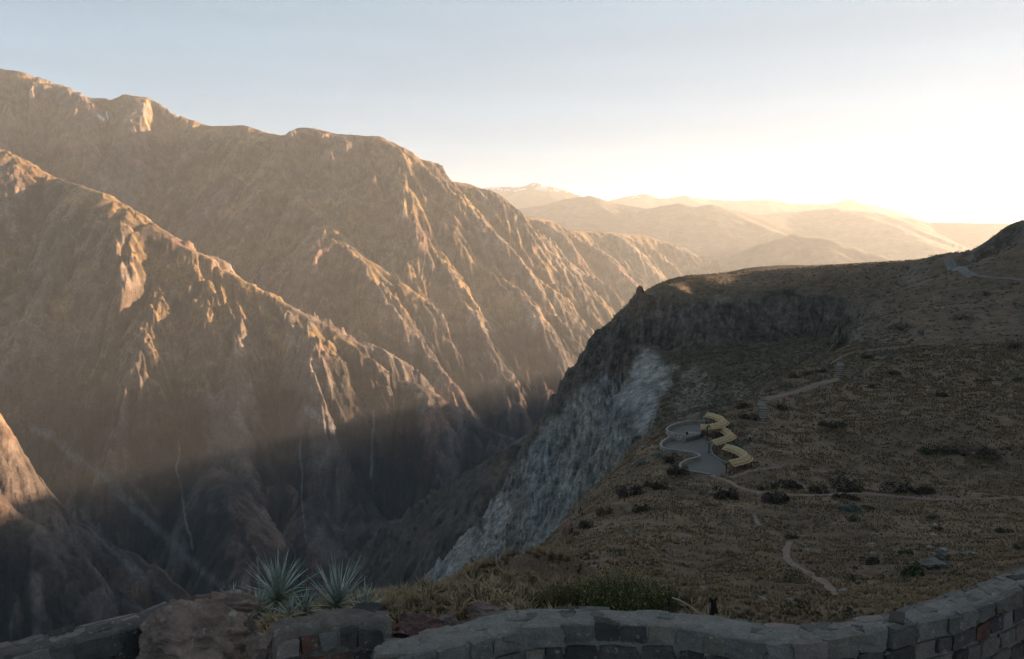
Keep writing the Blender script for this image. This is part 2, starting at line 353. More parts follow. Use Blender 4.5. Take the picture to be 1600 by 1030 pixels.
def paint(pts, width, colour, strength=1.0):
    global cover
    d = seg_dist(px + wob, py + wob, pts)
    k = (strength * (1 - smooth(width * .4, width * 1.1, d + width * .5 * fr_)))[..., None]
    cover = cover * (1 - k) + np.array(colour) * k
paint([(50, 668), (85, 685), (120, 715), (165, 745), (205, 790), (250, 830), (300, 880), (345, 915)], 7.5, scree_c)
paint([(128, 800), (160, 845), (200, 885), (270, 935)], 6, scree_c)
paint([(190, 740), (215, 765), (250, 805)], 5, pale_c, .8)
paint([(281, 690), (276, 730), (284, 770), (292, 820), (302, 860)], 1.8, (.13, .12, .115))
paint([(468, 690), (472, 740), (470, 780), (480, 850)], 1.5, (.12, .12, .13))
paint([(583, 640), (582, 700), (578, 745)], 1.5, (.12, .12, .13))
paint([(152, 180), (160, 184)], 2.5, (.75, .78, .82)); paint([(165, 178), (167, 184)], 1.5, (.75, .78, .82))
paint([(480, 640), (500, 655), (520, 672)], 6, (.24, .23, .23), .7)

mat_mtn = land_material('mountain rock and dry grass', .012, .09, 6.0)
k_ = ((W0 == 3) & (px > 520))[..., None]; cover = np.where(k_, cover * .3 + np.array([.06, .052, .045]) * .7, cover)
mat_c = (W0[:-1, :-1]); below = (Z0 <= fl + .01)
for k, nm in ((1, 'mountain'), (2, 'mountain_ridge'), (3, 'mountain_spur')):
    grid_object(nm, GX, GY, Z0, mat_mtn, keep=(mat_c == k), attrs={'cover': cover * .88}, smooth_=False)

# ------------------------------------------------------------------ far ranges
far = [
 densify(L(1, .35, .1, (560, 350, 20*K), (700, 318, 20*K), (752, 299, 20*K), (768, 292, 20*K), (815, 291, 20*K), (828, 290, 20*K), (836, 286, 20*K), (846, 291, 20*K), (880, 307, 20*K), (905, 314, 20*K), (960, 330, 20*K)), 2, .02, 31),
 densify(L(1, .40, .1, (940, 318, 22*K), (965, 310, 22*K), (1000, 304, 22*K), (1012, 303, 22*K), (1030, 312, 22*K), (1052, 308, 22*K), (1068, 305, 22*K), (1100, 311, 22*K), (1150, 314, 22*K), (1200, 312, 22*K), (1235, 318, 22*K), (1290, 319, 22*K), (1310, 316, 22*K), (1326, 312, 22*K), (1345, 318, 22*K), (1366, 320, 22*K), (1380, 326, 22*K), (1402, 334, 22*K), (1430, 336, 22*K), (1440, 338, 22*K), (1462, 336, 22*K), (1490, 338, 22*K), (1540, 339, 22*K), (1570, 341, 22*K), (1592, 337, 22*K), (1700, 330, 22*K), (2100, 330, 22*K)), 2, .02, 32),
 densify(L(2, .40, .1, (700, 345, 15.5*K), (800, 328, 15.5*K), (860, 319, 15.5*K), (890, 310, 15.5*K), (922, 306, 15.5*K), (960, 317, 15.5*K), (1010, 326, 15*K), (1060, 318, 15*K), (1085, 323, 15*K), (1110, 320, 15*K), (1180, 336, 15*K), (1250, 330, 16*K), (1300, 326, 16*K), (1370, 333, 16*K), (1460, 348, 16*K), (1600, 350, 16*K), (2000, 360, 16*K)), 2, .03, 33),
 densify(L(2, .42, .1, (922, 306, 15.5*K), (985, 338, 14.5*K), (1060, 365, 13.5*K), (1120, 395, 12.8*K)), 2, .03, 34),
 densify(L(2, .42, .1, (1110, 320, 15*K), (1180, 350, 14*K), (1260, 375, 13*K), (1340, 410, 12.3*K)), 2, .03, 35),
 densify(L(2, .42, .1, (1300, 326, 16*K), (1390, 350, 14.5*K), (1450, 380, 13.5*K)), 2, .03, 36),
 densify(L(3, .45, .1, (1150, 420, 10.8*K), (1200, 378, 11*K), (1240, 366, 11*K), (1290, 374, 10.8*K), (1350, 392, 10.6*K), (1440, 425, 10.4*K)), 2, .03, 37),
]
def far_base(x, y): return np.maximum(crest_field(x, y, far)[0], -1100.0 + 0 * x)
colsf = np.linspace(-.35, 1.05, 620)
rf = polar_rows(far_base, colsf, 9500., 24000., 150, dense=500, wlog=0.05, blur=9)
caf = 1 / np.sqrt(1 + colsf ** 2)
FX = (rf * (colsf * caf)[:, None]).astype(np.float32); FY = (rf * caf[:, None]).astype(np.float32)
Hf, Wf, Df = crest_field(FX, FY, far)
gxf = (crest_field(FX + 60, FY, far)[0] - Hf) / 60; gyf = (crest_field(FX, FY + 60, far)[0] - Hf) / 60
Zf = Hf + gullies(FX, FY, gxf, gyf, 1800., 2, .22, 8, .5, .3) * (.1 + .9 * smooth(0, 900, Df)) + 10 * fbm(FX / 300, FY / 300, 3, 3)
cf = np.broadcast_to(np.array([.07, .056, .046]), FX.shape + (3,)).copy()
cf[(Wf == 1) & (Zf > 1540) & (fbm(FX / 300, FY / 300, 3, 21) > .25)] = (.4, .42, .45)
mat_far = land_material('far range', .003, .01, 2.0)
for k, nm in ((1, 'far_mountains'), (2, 'middle_mountains'), (3, 'far_hills')):
    grid_object(nm, FX, FY, Zf, mat_far, keep=(Wf[:-1, :-1] == k) & (Zf[:-1, :-1] > -1099), attrs={'cover': cf})

# unseen ridge added behind the plateau, its crest shaped to shade the gorge
EP = []
t_e = math.tan(R(SUN_EL)); s45 = (math.sin(R(SUN_AZ)), math.cos(R(SUN_AZ)))
for (qx, qy, qY) in [(40, 775, 2.0*K), (105, 782, 2.05*K), (300, 720, 2.7*K), (490, 668, 3.05*K), (700, 640, 3.9*K), (900, 618, 4.75*K), (975, 560, 5.4*K), (1100, 540, 6.5*K)]:
    p = U(qx, qy, qY); zt = -.018 * (p[1] + 3000); dd = (zt - p[2]) / t_e
    EP.append((p[0] + s45[0] * dd, p[1] + s45[1] * dd, zt))
EPa = np.array([(3000, 900, 250), (2300, 1500, 150), (2100, 2600, 30)] + EP)
print('east rim', EPa.round())
def east_base(x, y): return crest_field(x, y, [(EPa, .9, 0., 1)])[0]
ex_, ey_ = np.meshgrid(np.linspace(-200, 9500, 200), np.linspace(900, 14000, 260), indexing='ij')
He = east_base(ex_, ey_); 
He2 = np.maximum(He, -1100) + 12 * fbm(ex_ / 400, ey_ / 400, 4, 12)
grid_object('shade_ridge', ex_, ey_, He2, mat_far, keep=(He[:-1, :-1] > -1000), attrs={'cover': np.broadcast_to(np.array([.15, .11, .075]), ex_.shape + (3,))})
# ------------------------------------------------------------------ the near side: hillside, plateau and the grey scarp
ctl = [
 # beyond the parapet wall
 (850, 948, 11), (900, 945, 11.5), (960, 950, 12), (820, 925, 27), (900, 918, 28), (880, 900, 44), (960, 935, 22), (1000, 925, 34), (950, 895, 55),
 (1080, 960, 34), (1200, 968, 35), (1320, 962, 36), (1100, 930, 46), (1250, 935, 48), (1400, 935, 48), (1480, 915, 56), (1600, 890, 62), (1750, 860, 66),
 (1050, 880, 72), (1150, 880, 75), (1300, 880, 75), (1450, 870, 79), (1600, 850, 86), (1750, 825, 90),
 (920, 860, 72), (990, 840, 88), (1150, 830, 105), (1300, 830, 106), (1450, 820, 110), (1600, 812, 112), (1800, 785, 118),
 (960, 800, 116), (1050, 785, 127), (1150, 790, 127), (1300, 792, 129), (1450, 792, 128), (1600, 790, 127), (1800, 765, 140),
 # path level and plaza terrace
 (1080, 750, 152), (1150, 752, 152), (1250, 773, 142), (1350, 776, 142), (1450, 779, 140), (1600, 779, 136),
 (1150, 725, 167), (1060, 715, 172), (1090, 730, 164), (1120, 700, 182), (1050, 690, 188), (1090, 690, 189), (1130, 680, 196), (1060, 669, 202), (1100, 664, 208),
 (1170, 700, 180), (1200, 725, 172), (1300, 735, 170), (1300, 762, 155), (1450, 765, 152), (1450, 740, 172), (1600, 745, 168),
 (1190, 690, 192), (1190, 660, 212), (1190, 627, 245), (1250, 640, 240), (1250, 610, 270), (1310, 593, 292), (1350, 640, 235), (1450, 640, 230), (1600, 640, 222), (1350, 690, 195), (1500, 690, 190), (1600, 690, 190), (1800, 640, 215), (1800, 700, 180),
 (1140, 640, 232), (1200, 600, 285), (1300, 568, 335), (1350, 545, 370), (1450, 590, 300), (1450, 540, 375), (1600, 580, 290), (1600, 530, 360), (1800, 560, 280), (1430, 522, 415), (1600, 495, 420), (1600, 440, 520), (1800, 450, 420),
 (1350, 508, 490), (1350, 480, 600), (1450, 480, 520), (1450, 440, 640), (1525, 430, 660),
 # skyline of the plateau, the notch with the road, the hill on the right
 (1600, 358, 640), (1560, 374, 670), (1530, 386, 690), (1507, 396, 705), (1497, 399, 715), (1480, 400, 722), (1462, 399, 735), (1440, 406, 760), (1400, 412, 800), (1350, 432, 780), (1300, 435, 800), (1250, 438, 820), (1200, 437, 840), (1150, 437, 850), (1120, 433, 850), (1100, 432, 850), (1070, 434, 842), (1045, 441, 835), (1025, 449, 825), (1012, 456, 815),
 (1600, 371, 720), (1650, 356, 680), (1560, 386, 730), (1700, 350, 720), (1550, 412, 668), (1500, 425, 675), (1480, 405, 700),
 (1120, 430, 960), (1250, 421, 1040), (1350, 415, 1020), (1420, 407, 950), (1120, 432, 1200), (1300, 424, 1250), (1450, 411, 1250), (1480, 408, 900), (1550, 408, 1000),
 (1800, 305, 620), (2050, 150, 560), (2400, 60, 430), (1700, 338, 630), (1800, 385, 900), (1600, 385, 800), (2050, 260, 900), (2400, 200, 800),
 # plateau front, the rock band and the slope below it
 (1100, 455, 805), (1200, 450, 805), (1300, 448, 780), (1400, 440, 740),
 (1100, 468, 792), (1200, 460, 795), (1280, 456, 785), (1020, 475, 790), (1060, 478, 770), (1100, 484, 755), (1160, 474, 755), (1220, 468, 750), (1280, 464, 745), (1330, 462, 735), (1390, 455, 720),
 (1020, 508, 782), (1060, 520, 760), (1100, 526, 745), (1160, 517, 745), (1220, 510, 740), (1280, 502, 735), (1320, 500, 715), 
 (1000, 560, 745), (1020, 560, 745), (1060, 560, 725), (1060, 600, 675), (1060, 640, 610), (1100, 556, 705), (1100, 600, 640), (1100, 640, 580), (1160, 548, 700), (1160, 590, 640), (1150, 625, 590), (1220, 538, 695), (1220, 575, 640), (1280, 524, 685), (1280, 550, 630), (1315, 520, 640),
 (1120, 650, 226), (1160, 626, 252), (1230, 588, 312), (1270, 566, 362), (1305, 547, 410), (1330, 528, 480),
 (1000, 620, 660), (1050, 672, 540), (1000, 680, 590), (950, 700, 640), (930, 760, 610), (880, 780, 650), (860, 830, 620), (800, 830, 690), (780, 900, 640), (730, 900, 720), (830, 900, 560), (700, 950, 700), (900, 850, 560), (930, 820, 540),
 (940, 640, 720), (900, 700, 740), (850, 760, 760),
]
sil = [(1012, 456, 815), (1000, 474, 806), (992, 484, 800), (987, 500, 798), (985, 520, 798), (975, 540, 803), (960, 556, 808), (945, 576, 815), (920, 600, 825), (900, 628, 835), (882, 655, 845), (866, 690, 850), (835, 728, 850), (800, 768, 845), (765, 805, 840), (740, 838, 835), (705, 876, 825), (680, 910, 815), (650, 950, 800), (600, 1010, 780)]
edge = [(1048, 663, 216, 8), (1032, 680, 206, 8), (1008, 702, 190, 8), (985, 722, 178, 8), (962, 745, 166, 8), (940, 775, 152, 7), (915, 800, 140, 7), (890, 815, 128, 6), (880, 842, 108, 5), (862, 868, 88, 5), (820, 895, 66, 4), (780, 908, 52, 3.5), (740, 925, 40, 3), (705, 942, 30, 2.5), (650, 950, 19, 2), (560, 955, 12.5, 1.6)]
P_ = [U(*q) for q in ctl] + [U(*q) for q in sil] + [U(*q[:3]) for q in edge]
for q in sil[1:]:                                   # the headland falls away behind its outline
    p = U(*q); P_ += [p + np.array([-55, 50, -70]), p + np.array([-150, 150, -260])]
for a, b in zip(edge[:-1], edge[1:]):               # the near slope falls away below its edge
    p, q = U(*a[:3]), U(*b[:3]); t_ = p - q; t_[2] = 0; t_ /= np.linalg.norm(t_); nrm = np.array([-t_[1], t_[0], 0])
    s_ = a[3]
    P_ += [p + nrm * s_ * 1.5 + np.array([0, 0, -1.5 * s_]), p + nrm * s_ * 6 + np.array([0, 0, -8 * s_])]
# the bottom of the bowl between them, behind the edge
P_ += [np.array(v, float) for v in [(0, 420, -235), (60, 400, -190), (-60, 330, -230), (-100, 450, -290), (20, 240, -130), (-60, 180, -160), (-150, 250, -250), (-180, 600, -420), (-260, 800, -560), (-80, 60, -110), (-60, 20, -60), (-200, 100, -260), (-300, 400, -460), (55, 300, -100), (80, 360, -108), (85, 300, -78), (115, 420, -104), (122, 380, -76), (160, 500, -98), (155, 430, -71), (190, 480, -66), (215, 540, -70)]]
# the terrace by the camera, then the unseen right-hand hill, raised to shade the foreground
P_ += [np.array(v, float) for v in [(0, 0, -5.0), (5, 3, -5.0), (-6, 3, -5.0), (3, 9, -5.0), (-3, 8.5, -5.0), (-8, 8, -5.2), (8, 9.5, -5.0), (5, 15, -9.0), (11, 17, -9.5), (8, 24, -13.5), (14, 24, -13.5), (19, 24, -12), (4, 22, -12.5), (12, 4, -4.6), (20, 0, -3), (-12, 5, -6), (0, -30, -4), (100, -30, 5), (260, 40, 40), (140, 60, 0), (400, 200, 105), (260, 130, 50), (600, 320, 170), (700, 150, 230), (300, -50, 90)]]
P_ = np.array(P_)
keepp = []
for i, p in enumerate(P_):
    if all(np.hypot(*(p[:2] - P_[j][:2])) > 0.6 for j in keepp): keepp.append(i)
P_ = P_[keepp]
def tps_fit(P, lam=0.0):
    # coordinates compressed with distance so that near and far points weigh alike
    r = np.hypot(P[:, 0], P[:, 1]) + 12; th = np.arctan2(P[:, 0], P[:, 1] + 12)
    q = np.stack([np.log(r) * 1.0, th], 1)
    n = len(P); d2 = ((q[:, None] - q[None]) ** 2).sum(-1); Kk = .5 * d2 * np.log(d2 + 1e-12)
    A = np.zeros((n + 3, n + 3)); A[:n, :n] = Kk + lam * np.eye(n); A[:n, n] = 1; A[:n, n + 1:] = q; A[n, :n] = 1; A[n + 1:, :n] = q.T
    b = np.zeros(n + 3); b[:n] = P[:, 2] / r
    return q, np.linalg.solve(A, b)
TQ, TW = tps_fit(P_, 2e-5)
def near_base(x, y):
    sh = np.shape(x); x = np.ravel(x).astype(np.float64); y = np.ravel(y).astype(np.float64)
    r = np.hypot(x, y) + 12; th = np.arctan2(x, y + 12); q0 = np.log(r).astype(np.float32); q1 = th.astype(np.float32)
    out = TW[len(TQ)] + TW[len(TQ) + 1] * q0 + TW[len(TQ) + 2] * q1
    for k in range(len(TQ)):
        d2 = (q0 - np.float32(TQ[k, 0])) ** 2 + (q1 - np.float32(TQ[k, 1])) ** 2 + 1e-12
        out = out + np.float32(.5 * TW[k]) * d2 * np.log(d2)
    return (out * r).reshape(sh)

# the viewing terrace levels the ground under it
PLZ = -45.2
def onz(px, py, z):
    """world point on the level z that the photograph shows at (px, py)"""
    p = U(px, py, 1.0); return p * (z / p[2])
lobe_top = [(1112, 657.5), (1103, 657.5), (1085, 656.5), (1070, 658), (1055, 661.5), (1045, 666), (1041, 670), (1044, 674), (1053, 676.5), (1064, 678), (1071, 679)]
lobe_mid = [(1072, 679.5), (1056, 680.5), (1043, 684), (1034, 689.5), (1031.5, 695), (1036, 699), (1048, 701.5), (1064, 703.5), (1080, 705.5), (1089, 708), (1094, 711), (1090, 713.5), (1080, 716)]
lobe_low = [(1080, 716), (1070, 719), (1062.5, 724), (1061.5, 728), (1068, 732.5), (1082, 736), (1097, 738.5), (1110, 740.5)]
def arc(pts, z): return np.array([onz(a, b, z)[:2] for a, b in pts])
def resample(P, n):
    d = np.concatenate([[0], np.cumsum(np.hypot(*np.diff(P, axis=0).T))]); q = np.linspace(0, d[-1], n)
    return np.stack([np.interp(q, d, P[:, 0]), np.interp(q, d, P[:, 1])], 1)
def spline(P, n):
    P = resample(P, max(len(P) * 2, 8)); 
    for _ in range(3):
        Q = np.empty((len(P) * 2, 2)); Q[0] = P[0]; Q[-1] = P[-1]
        Q[1:-1:2] = .75 * P[:-1] + .25 * P[1:]; Q[2:-1:2] = .25 * P[:-1] + .75 * P[1:]; P = Q
    return resample(P, n)
PL_TOP, PL_MID, PL_LOW = [spline(arc(l, z + .95), 60) for l, z in ((lobe_top, PLZ + 1.0), (lobe_mid, PLZ), (lobe_low, PLZ))]
right_edge_low = arc([(1112, 743), (1136, 745), (1139, 735), (1128, 722), (1117, 716), (1111, 706), (1113, 698), (1120, 690), (1110, 685.5), (1095, 683)], PLZ)
right_edge_top = arc([(1095, 679), (1100, 672), (1116, 668), (1118, 661)], PLZ + 1.0)
POLY_LOW = [tuple(p) for p in np.concatenate([PL_MID, PL_LOW, right_edge_low])]
POLY_TOP = [tuple(p) for p in np.concatenate([PL_TOP, right_edge_top])]
def plaza_flat(x, y, z):
    z = np.array(z, dtype=np.float64)
    m = (np.abs(np.asarray(x) - 50) < 60) & (np.asarray(y) > 140) & (np.asarray(y) < 240)
    if not m.any(): return z
    xx, yy, zz = np.asarray(x)[m], np.asarray(y)[m], z[m]
    for poly, lv in ((POLY_TOP, PLZ + .7), (POLY_LOW, PLZ - .3)):
        i_ = inside(xx, yy, poly); d = np.where(i_, 0, seg_dist(xx, yy, poly + [poly[0]]))
        k = 1 - smooth(.2, 2.5, d); zz = zz + (lv - zz) * k
    z[m] = zz
    return z
def near_detail(x, y, base):
    r = np.hypot(x, y)
    e = np.maximum(r * .004, .15)
    gx = (near_base(x + e, y) - base) / e; gy = (near_base(x, y + e) - base) / e
    s = np.hypot(gx, gy)
    cliff = smooth(.8, 1.3, s) * smooth(360, 280, x); scarp = smooth(.85, 1.4, s) * smooth(360, 280, x)
    g1 = gullies(x, y, gx, gy, 70., 5, 1.5, 11, .55, .8) * smooth(300, 450, r) * (.22 * cliff + .78 * scarp)
    g2 = fbm(x / 14, y / 14, 4, 70) * (.30 + 2.4 * cliff) * smooth(20, 140, r)
    rn_ = 1 - np.abs(vnoise(x / 26, y / 26, 73)); g5 = (rn_ * rn_ - .5) * 9 * cliff * smooth(300, 450, r)
    g3 = fbm(x / 2.1, y / 2.1, 3, 71) * .07 * smooth(8, 25, r)
    g4 = fbm(x / 60, y / 60, 3, 72) * 2.0 * smooth(150, 400, r) * smooth(1100, 700, r) * (.3 + .7 * cliff)
    d = g1 + g2 + g3 + g4 + g5
    zl = base + d + .12 * x; d = d + (3.2 * vnoise(zl / 13, x / 70 + y / 90, 87) + 1.3 * vnoise(zl / 4.5, x / 40, 88)) * smooth(.7, 1.2, s) * smooth(300, 420, r) * smooth(360, 280, x)
    # the rock band under the plateau's rim: a wall with ledges
    zc = -47 + 4 * vnoise(x / 40, y / 40, 74) + 2.2 * vnoise(x / 9, y / 9, 75) - (y - 740) * .03 - 14 * smooth(200, 120, x)
    inb = smooth(640, 690, y) * smooth(330, 285, x) * smooth(890, 860, y)
    zz = base + g4
    step = smooth(zc + 1.5, zc - 1.5, zz) * 5 + smooth(zc - 6, zc - 8, zz) * 3
    d = d - step * smooth(zc - 30, zc - 12, zz) * inb
    return d, s
def ground(x, y):
    x = np.atleast_1d(np.asarray(x, float)); y = np.atleast_1d(np.asarray(y, float)); b_ = near_base(x, y)
    return plaza_flat(x, y, b_ + near_detail(x, y, b_)[0])
def hit(px, py, r0=6., r1=1400.):
    """where the ray through a picture point meets the near ground"""
    d = U(px, py, 1.0); Y = np.exp(np.linspace(math.log(r0), math.log(r1), 900))
    g = ground(d[0] * Y, Y); under = d[2] * Y < g
    if not under.any(): return None
    i = int(np.argmax(under)); a, b_ = Y[max(i - 1, 0)], Y[i]
    Y2 = np.linspace(a, b_, 20); u2 = d[2] * Y2 < ground(d[0] * Y2, Y2); Yh = Y2[int(np.argmax(u2))] if u2.any() else b_
    return np.array([d[0] * Yh, Yh, float(ground(d[0] * Yh, Yh)[0])])
cn = np.concatenate([np.linspace(-1.3, -.40, 40, endpoint=False), np.linspace(-.40, -.1, 130, endpoint=False), np.linspace(-.12, .66, 760), np.linspace(.67, 3.6, 90)])
rn = polar_rows(near_base, cn, 4.0, 1400., 640, dense=700, wlog=0.05, blur=9)
cna = 1 / np.sqrt(1 + cn ** 2)
NX = rn * (cn * cna)[:, None]; NY = rn * cna[:, None]
NB = near_base(NX, NY)
nd, ns = near_detail(NX, NY, NB)
NZ = plaza_flat(NX, NY, NB + nd)
npx, npy = project(NX, NY, NZ)
grassy = np.array([.108, .070, .043]); grassy2 = np.array([.088, .059, .037]); veg = np.array([.068, .054, .034]); grey = np.array([.25, .222, .20]); pinkr = np.array([.19, .145, .128]); darkr = np.array([.165, .125, .10])
rad = np.hypot(NX, NY)
nb = fbm(NX / 30, NY / 30, 4, 80); nb2 = fbm(NX / 9, NZ / 9 + NY / 15, 4, 81)
cov = grassy + (grassy2 - grassy) * smooth(-.4, .4, nb)[..., None]
stp = smooth(.55, .95, ns)
wob = 16 * fbm(npx / 55, npy / 55, 5, 90, .6)
qx, qy = npx + wob, npy + 16 * fbm(npx / 55, npy / 55, 5, 91, .6)
far_m = (rad > 330)
vegm = smooth(440, 480, qy) * far_m * smooth(1500, 1250, qx) if False else (smooth(440, 480, qy) * far_m * (1 - smooth(1300, 1420, qx)))
cov = cov + (veg - cov) * (vegm * .95)[..., None]
grey_poly = [(1000, 540), (1040, 560), (1050, 600), (1020, 640), (1010, 680), (960, 740), (900, 800), (860, 900), (700, 1000), (560, 1000), (700, 840), (860, 660), (930, 590), (950, 590), (965, 605), (985, 590)]
gm = soft_inside(qx, qy, grey_poly, 8) * far_m
pm = (soft_inside(qx, qy, [(1068, 595), (1095, 568), (1112, 590), (1112, 625), (1095, 650), (1060, 660), (1045, 640)], 5)) * far_m
pm2 = (soft_inside(qx, qy, [(1145, 608), (1160, 597), (1168, 612), (1150, 625)], 3)) * far_m
band = smooth(0, .5, nb2 + .25) * soft_inside(qx, qy, [(1010, 480), (1100, 484), (1220, 468), (1330, 462), (1325, 500), (1270, 508), (1220, 512), (1160, 520), (1100, 528), (1030, 515)], 5) * far_m
greyc = grey * (1 + .25 * fbm(NX / 40, NZ / 70, 4, 82))[..., None] + np.array([.02, .005, -.01]) * fbm(NX / 60, NZ / 60, 3, 83)[..., None]
def lay(c, mk):
    global cov
    cov = cov + (c - cov) * mk[..., None]
lay(np.array([.135, .105, .082]), stp * far_m * .75); gm = gm * smooth(-.75, -.1, nb2 + .3); lay(greyc, gm * .95); lay(np.array([.12, .10, .088]), gm * smooth(.1, .5, fbm(NX / 22, NZ / 30, 4, 85)) * .7); lay(np.array([.21, .205, .2]), gm * smooth(.2, .55, fbm(NX / 10, NZ / 16, 4, 86)) * .3); lay(pinkr, pm * .5); lay(pinkr, pm2 * .45); lay(darkr, soft_inside(qx, qy, [(1010, 480), (1100, 480), (1220, 464), (1340, 458), (1325, 500), (1270, 512), (1220, 516), (1160, 524), (1100, 534), (1030, 520)], 6) * far_m * .8); lay(pinkr, band * smooth(.05, .35, fbm(NX / 16, NZ / 30, 3, 84)) * .9)
lay(np.array([.085, .066, .05]), (1 - far_m) * smooth(.8, 1.3, ns) * .7)
mat_near = land_material('dry grass hillside', .12, .9, .35, True)
grid_object('hillside', NX, NY, NZ, mat_near, attrs={'cover': cov, 'rocky': np.maximum(smooth(.7, 1.2, ns) * far_m, gm * .8)})
# the rest of the hill, out of the picture on the right and behind
bx_, by_ = np.meshgrid(np.linspace(-400, 2600, 120), np.linspace(-900, 2400, 120), indexing='ij')
# ------------------------------------------------------------------ mesh tools for the built things
def tagit(o, label=None, cat=None, group=None, kind=None):
    if label: o['label'] = label
    if cat: o['category'] = cat
    if group: o['group'] = group
    if kind: o['kind'] = kind
    return o
def mesh_obj(name, verts, faces, mat, parent=None, smooth_=False, loc=None):
    me = bpy.data.meshes.new(name); me.from_pydata([tuple(map(float, v)) for v in verts], [], faces); me.update()
    if smooth_: me.polygons.foreach_set('use_smooth', [True] * len(me.polygons))
    if mat: me.materials.append(mat)
    o = bpy.data.objects.new(name, me); C.objects.link(o)
    if loc is not None: o.location = loc
    if parent: o.parent = parent
    return o
def empty(name, loc, label, cat, group=None):
    o = bpy.data.objects.new(name, None); C.objects.link(o); o.location = loc; o.empty_display_size = .2
    return tagit(o, label, cat, group)
def copy_of(src, name, loc, parent=None, rz=0, s=1):
    o = bpy.data.objects.new(name, src.data); C.objects.link(o); o.location = loc; o.rotation_euler = (0, 0, rz); o.scale = (s, s, s)
    if parent: o.parent = parent
    return o
def loft(rings, closed=False, cap=True):
    n = len(rings[0]); V = [p for r in rings for p in r]; F = []
    m = len(rings)
    for i in range(m if closed else m - 1):
        a, b = i * n, ((i + 1) % m) * n
        for j in range(n): F.append((a + j, a + (j + 1) % n, b + (j + 1) % n, b + j))
    if cap and not closed: F.append(tuple(range(n))[::-1]); F.append(tuple((m - 1) * n + j for j in range(n)))
    return V, F
def strip_frames(P):
    T = np.gradient(P, axis=0); T /= np.hypot(T[:, 0], T[:, 1])[:, None] + 1e-9
    return T, np.stack([-T[:, 1], T[:, 0]], 1)

def simple_mat(name, col, col2=None, scale=3.0, rough=.95, bump_d=0.0, bump_s=None, detail=4):
    m, t, b = new_mat(name)
    if col2 is None: col2 = tuple(c * .6 for c in col)
    tcn = t.nodes.new('ShaderNodeTexCoord')
    c = mixc(t, ramp(t, noise(t, scale, detail, .6), [(.35, 0.), (.65, 1.)]), col2, col)
    c = mixc(t, 1.0, c, ramp(t, noise(t, scale * 6, 3, .6), [(.3, .75), (.7, 1.2)]), 'MULTIPLY')
    t.links.new(c, b.inputs['Base Color']); b.inputs['Roughness'].default_value = rough
    if bump_d: bump(t, b, noise(t, bump_s or scale * 4, 5, .65), bump_d)
    return m

# ------------------------------------------------------------------ paths, road
mat_path = simple_mat('trodden earth', (.18, .13, .105), (.125, .09, .07), .4)
mat_road = simple_mat('gravel road', (.15, .128, .112), (.115, .10, .088), .15)
def path(name, pts, width, mat, rows=None, lift=.05):
    W_ = [hit(*p) for p in pts]; W_ = np.array([w_ for w_ in W_ if w_ is not None])
    n = max(int(np.hypot(*np.diff(W_[:, :2], axis=0).T).sum() / max(width * .8, .8)), 6); n = min(n, 220)
    P = spline(W_[:, :2], n); T, N = strip_frames(P)
    wv = width * (1 + .25 * np.array([vnoise(np.array([i * .3]), np.array([W_[0, 0]]), 5)[0] for i in range(n)]))
    k = 6; off = np.linspace(-.5, .5, k)
    X = P[:, 0][:, None] + N[:, 0][:, None] * wv[:, None] * off; Y = P[:, 1][:, None] + N[:, 1][:, None] * wv[:, None] * off
    dist = np.hypot(X, Y)
    Z = ground(X.ravel(), Y.ravel()).reshape(X.shape) + lift + dist * 0.0012 * (1 - np.abs(off) * 1.9)[None, :]
    return grid_object(name, X, Y, Z, mat)
path('footpath', [(1112, 744), (1135, 750), (1155, 762), (1180, 770), (1215, 774), (1260, 775), (1300, 773), (1340, 771), (1380, 774), (1420, 778), (1450, 781), (1500, 781), (1550, 779), (1605, 779), (1680, 778)], 1.5, mat_path)
path('footpath', [(1195, 626), (1215, 620), (1240, 613), (1268, 605), (1290, 599), (1307, 593)], 2.6, mat_path)
path('footpath', [(1297, 570), (1306, 561), (1325, 553), (1350, 549), (1400, 544), (1450, 538), (1490, 532)], 1.3, mat_path)
path('footpath', [(1233, 848), (1228, 860), (1229, 874), (1240, 884), (1258, 893), (1278, 903), (1294, 915), (1306, 932)], .75, mat_path, lift=.03)
path('footpath', [(1179, 806), (1182, 815), (1187, 823)], .7, mat_path, lift=.03)
path('footpath', [(1205, 833), (1210, 837)], .5, mat_path, lift=.03)
path('footpath', [(1168, 690), (1172, 683), (1178, 674), (1187, 668)], 1.2, mat_path)
path('footpath', [(1140, 748), (1155, 742), (1172, 737), (1195, 733), (1225, 727)], 1.2, mat_path)
path('road', [(1481, 405), (1488, 412), (1496, 420), (1508, 428), (1522, 433)], 7.0, mat_road, lift=.2)
path('road', [(1515, 430), (1535, 433), (1560, 435), (1610, 438)], 3.0, mat_road, lift=.2)
path('footpath', [(1521, 400), (1516, 404), (1511, 409)], 5, mat_path, lift=.2)

# stone stairs on the slope: every step its own piece
mat_step = simple_mat('stair stone', (.14, .115, .098), (.09, .075, .064), 1.5)
def stairs(pa, pb, n, width, label):
    A, B = hit(*pa), hit(*pb)
    root = empty('stone_stairs', A, label, 'stairs')
    d = B - A; d[2] = 0; ln = np.linalg.norm(d); d /= ln; s_ = np.array([-d[1], d[0], 0])
    for i in range(n):
        c = A + (B - A) * (i / (n - 1)); c[2] = ground(c[0], c[1])[0]
        w2, l2 = width / 2 * random.uniform(.9, 1.08), ln / n * .52
        ring = lambda z: [tuple(c + s_ * a * w2 + d * b_ * l2 + np.array([0, 0, z]) - A) for a, b_ in ((-1, -1), (1, -1), (1, 1), (-1, 1))]
        V, F = loft([ring(-.5), ring(.10 + .06 * random.random())])
        mesh_obj('step', V, F, mat_step, root)
stairs((1190, 661), (1191, 628), 16, 2.6, 'straight flight of pale stone steps climbing the slope above the thatched shelters')
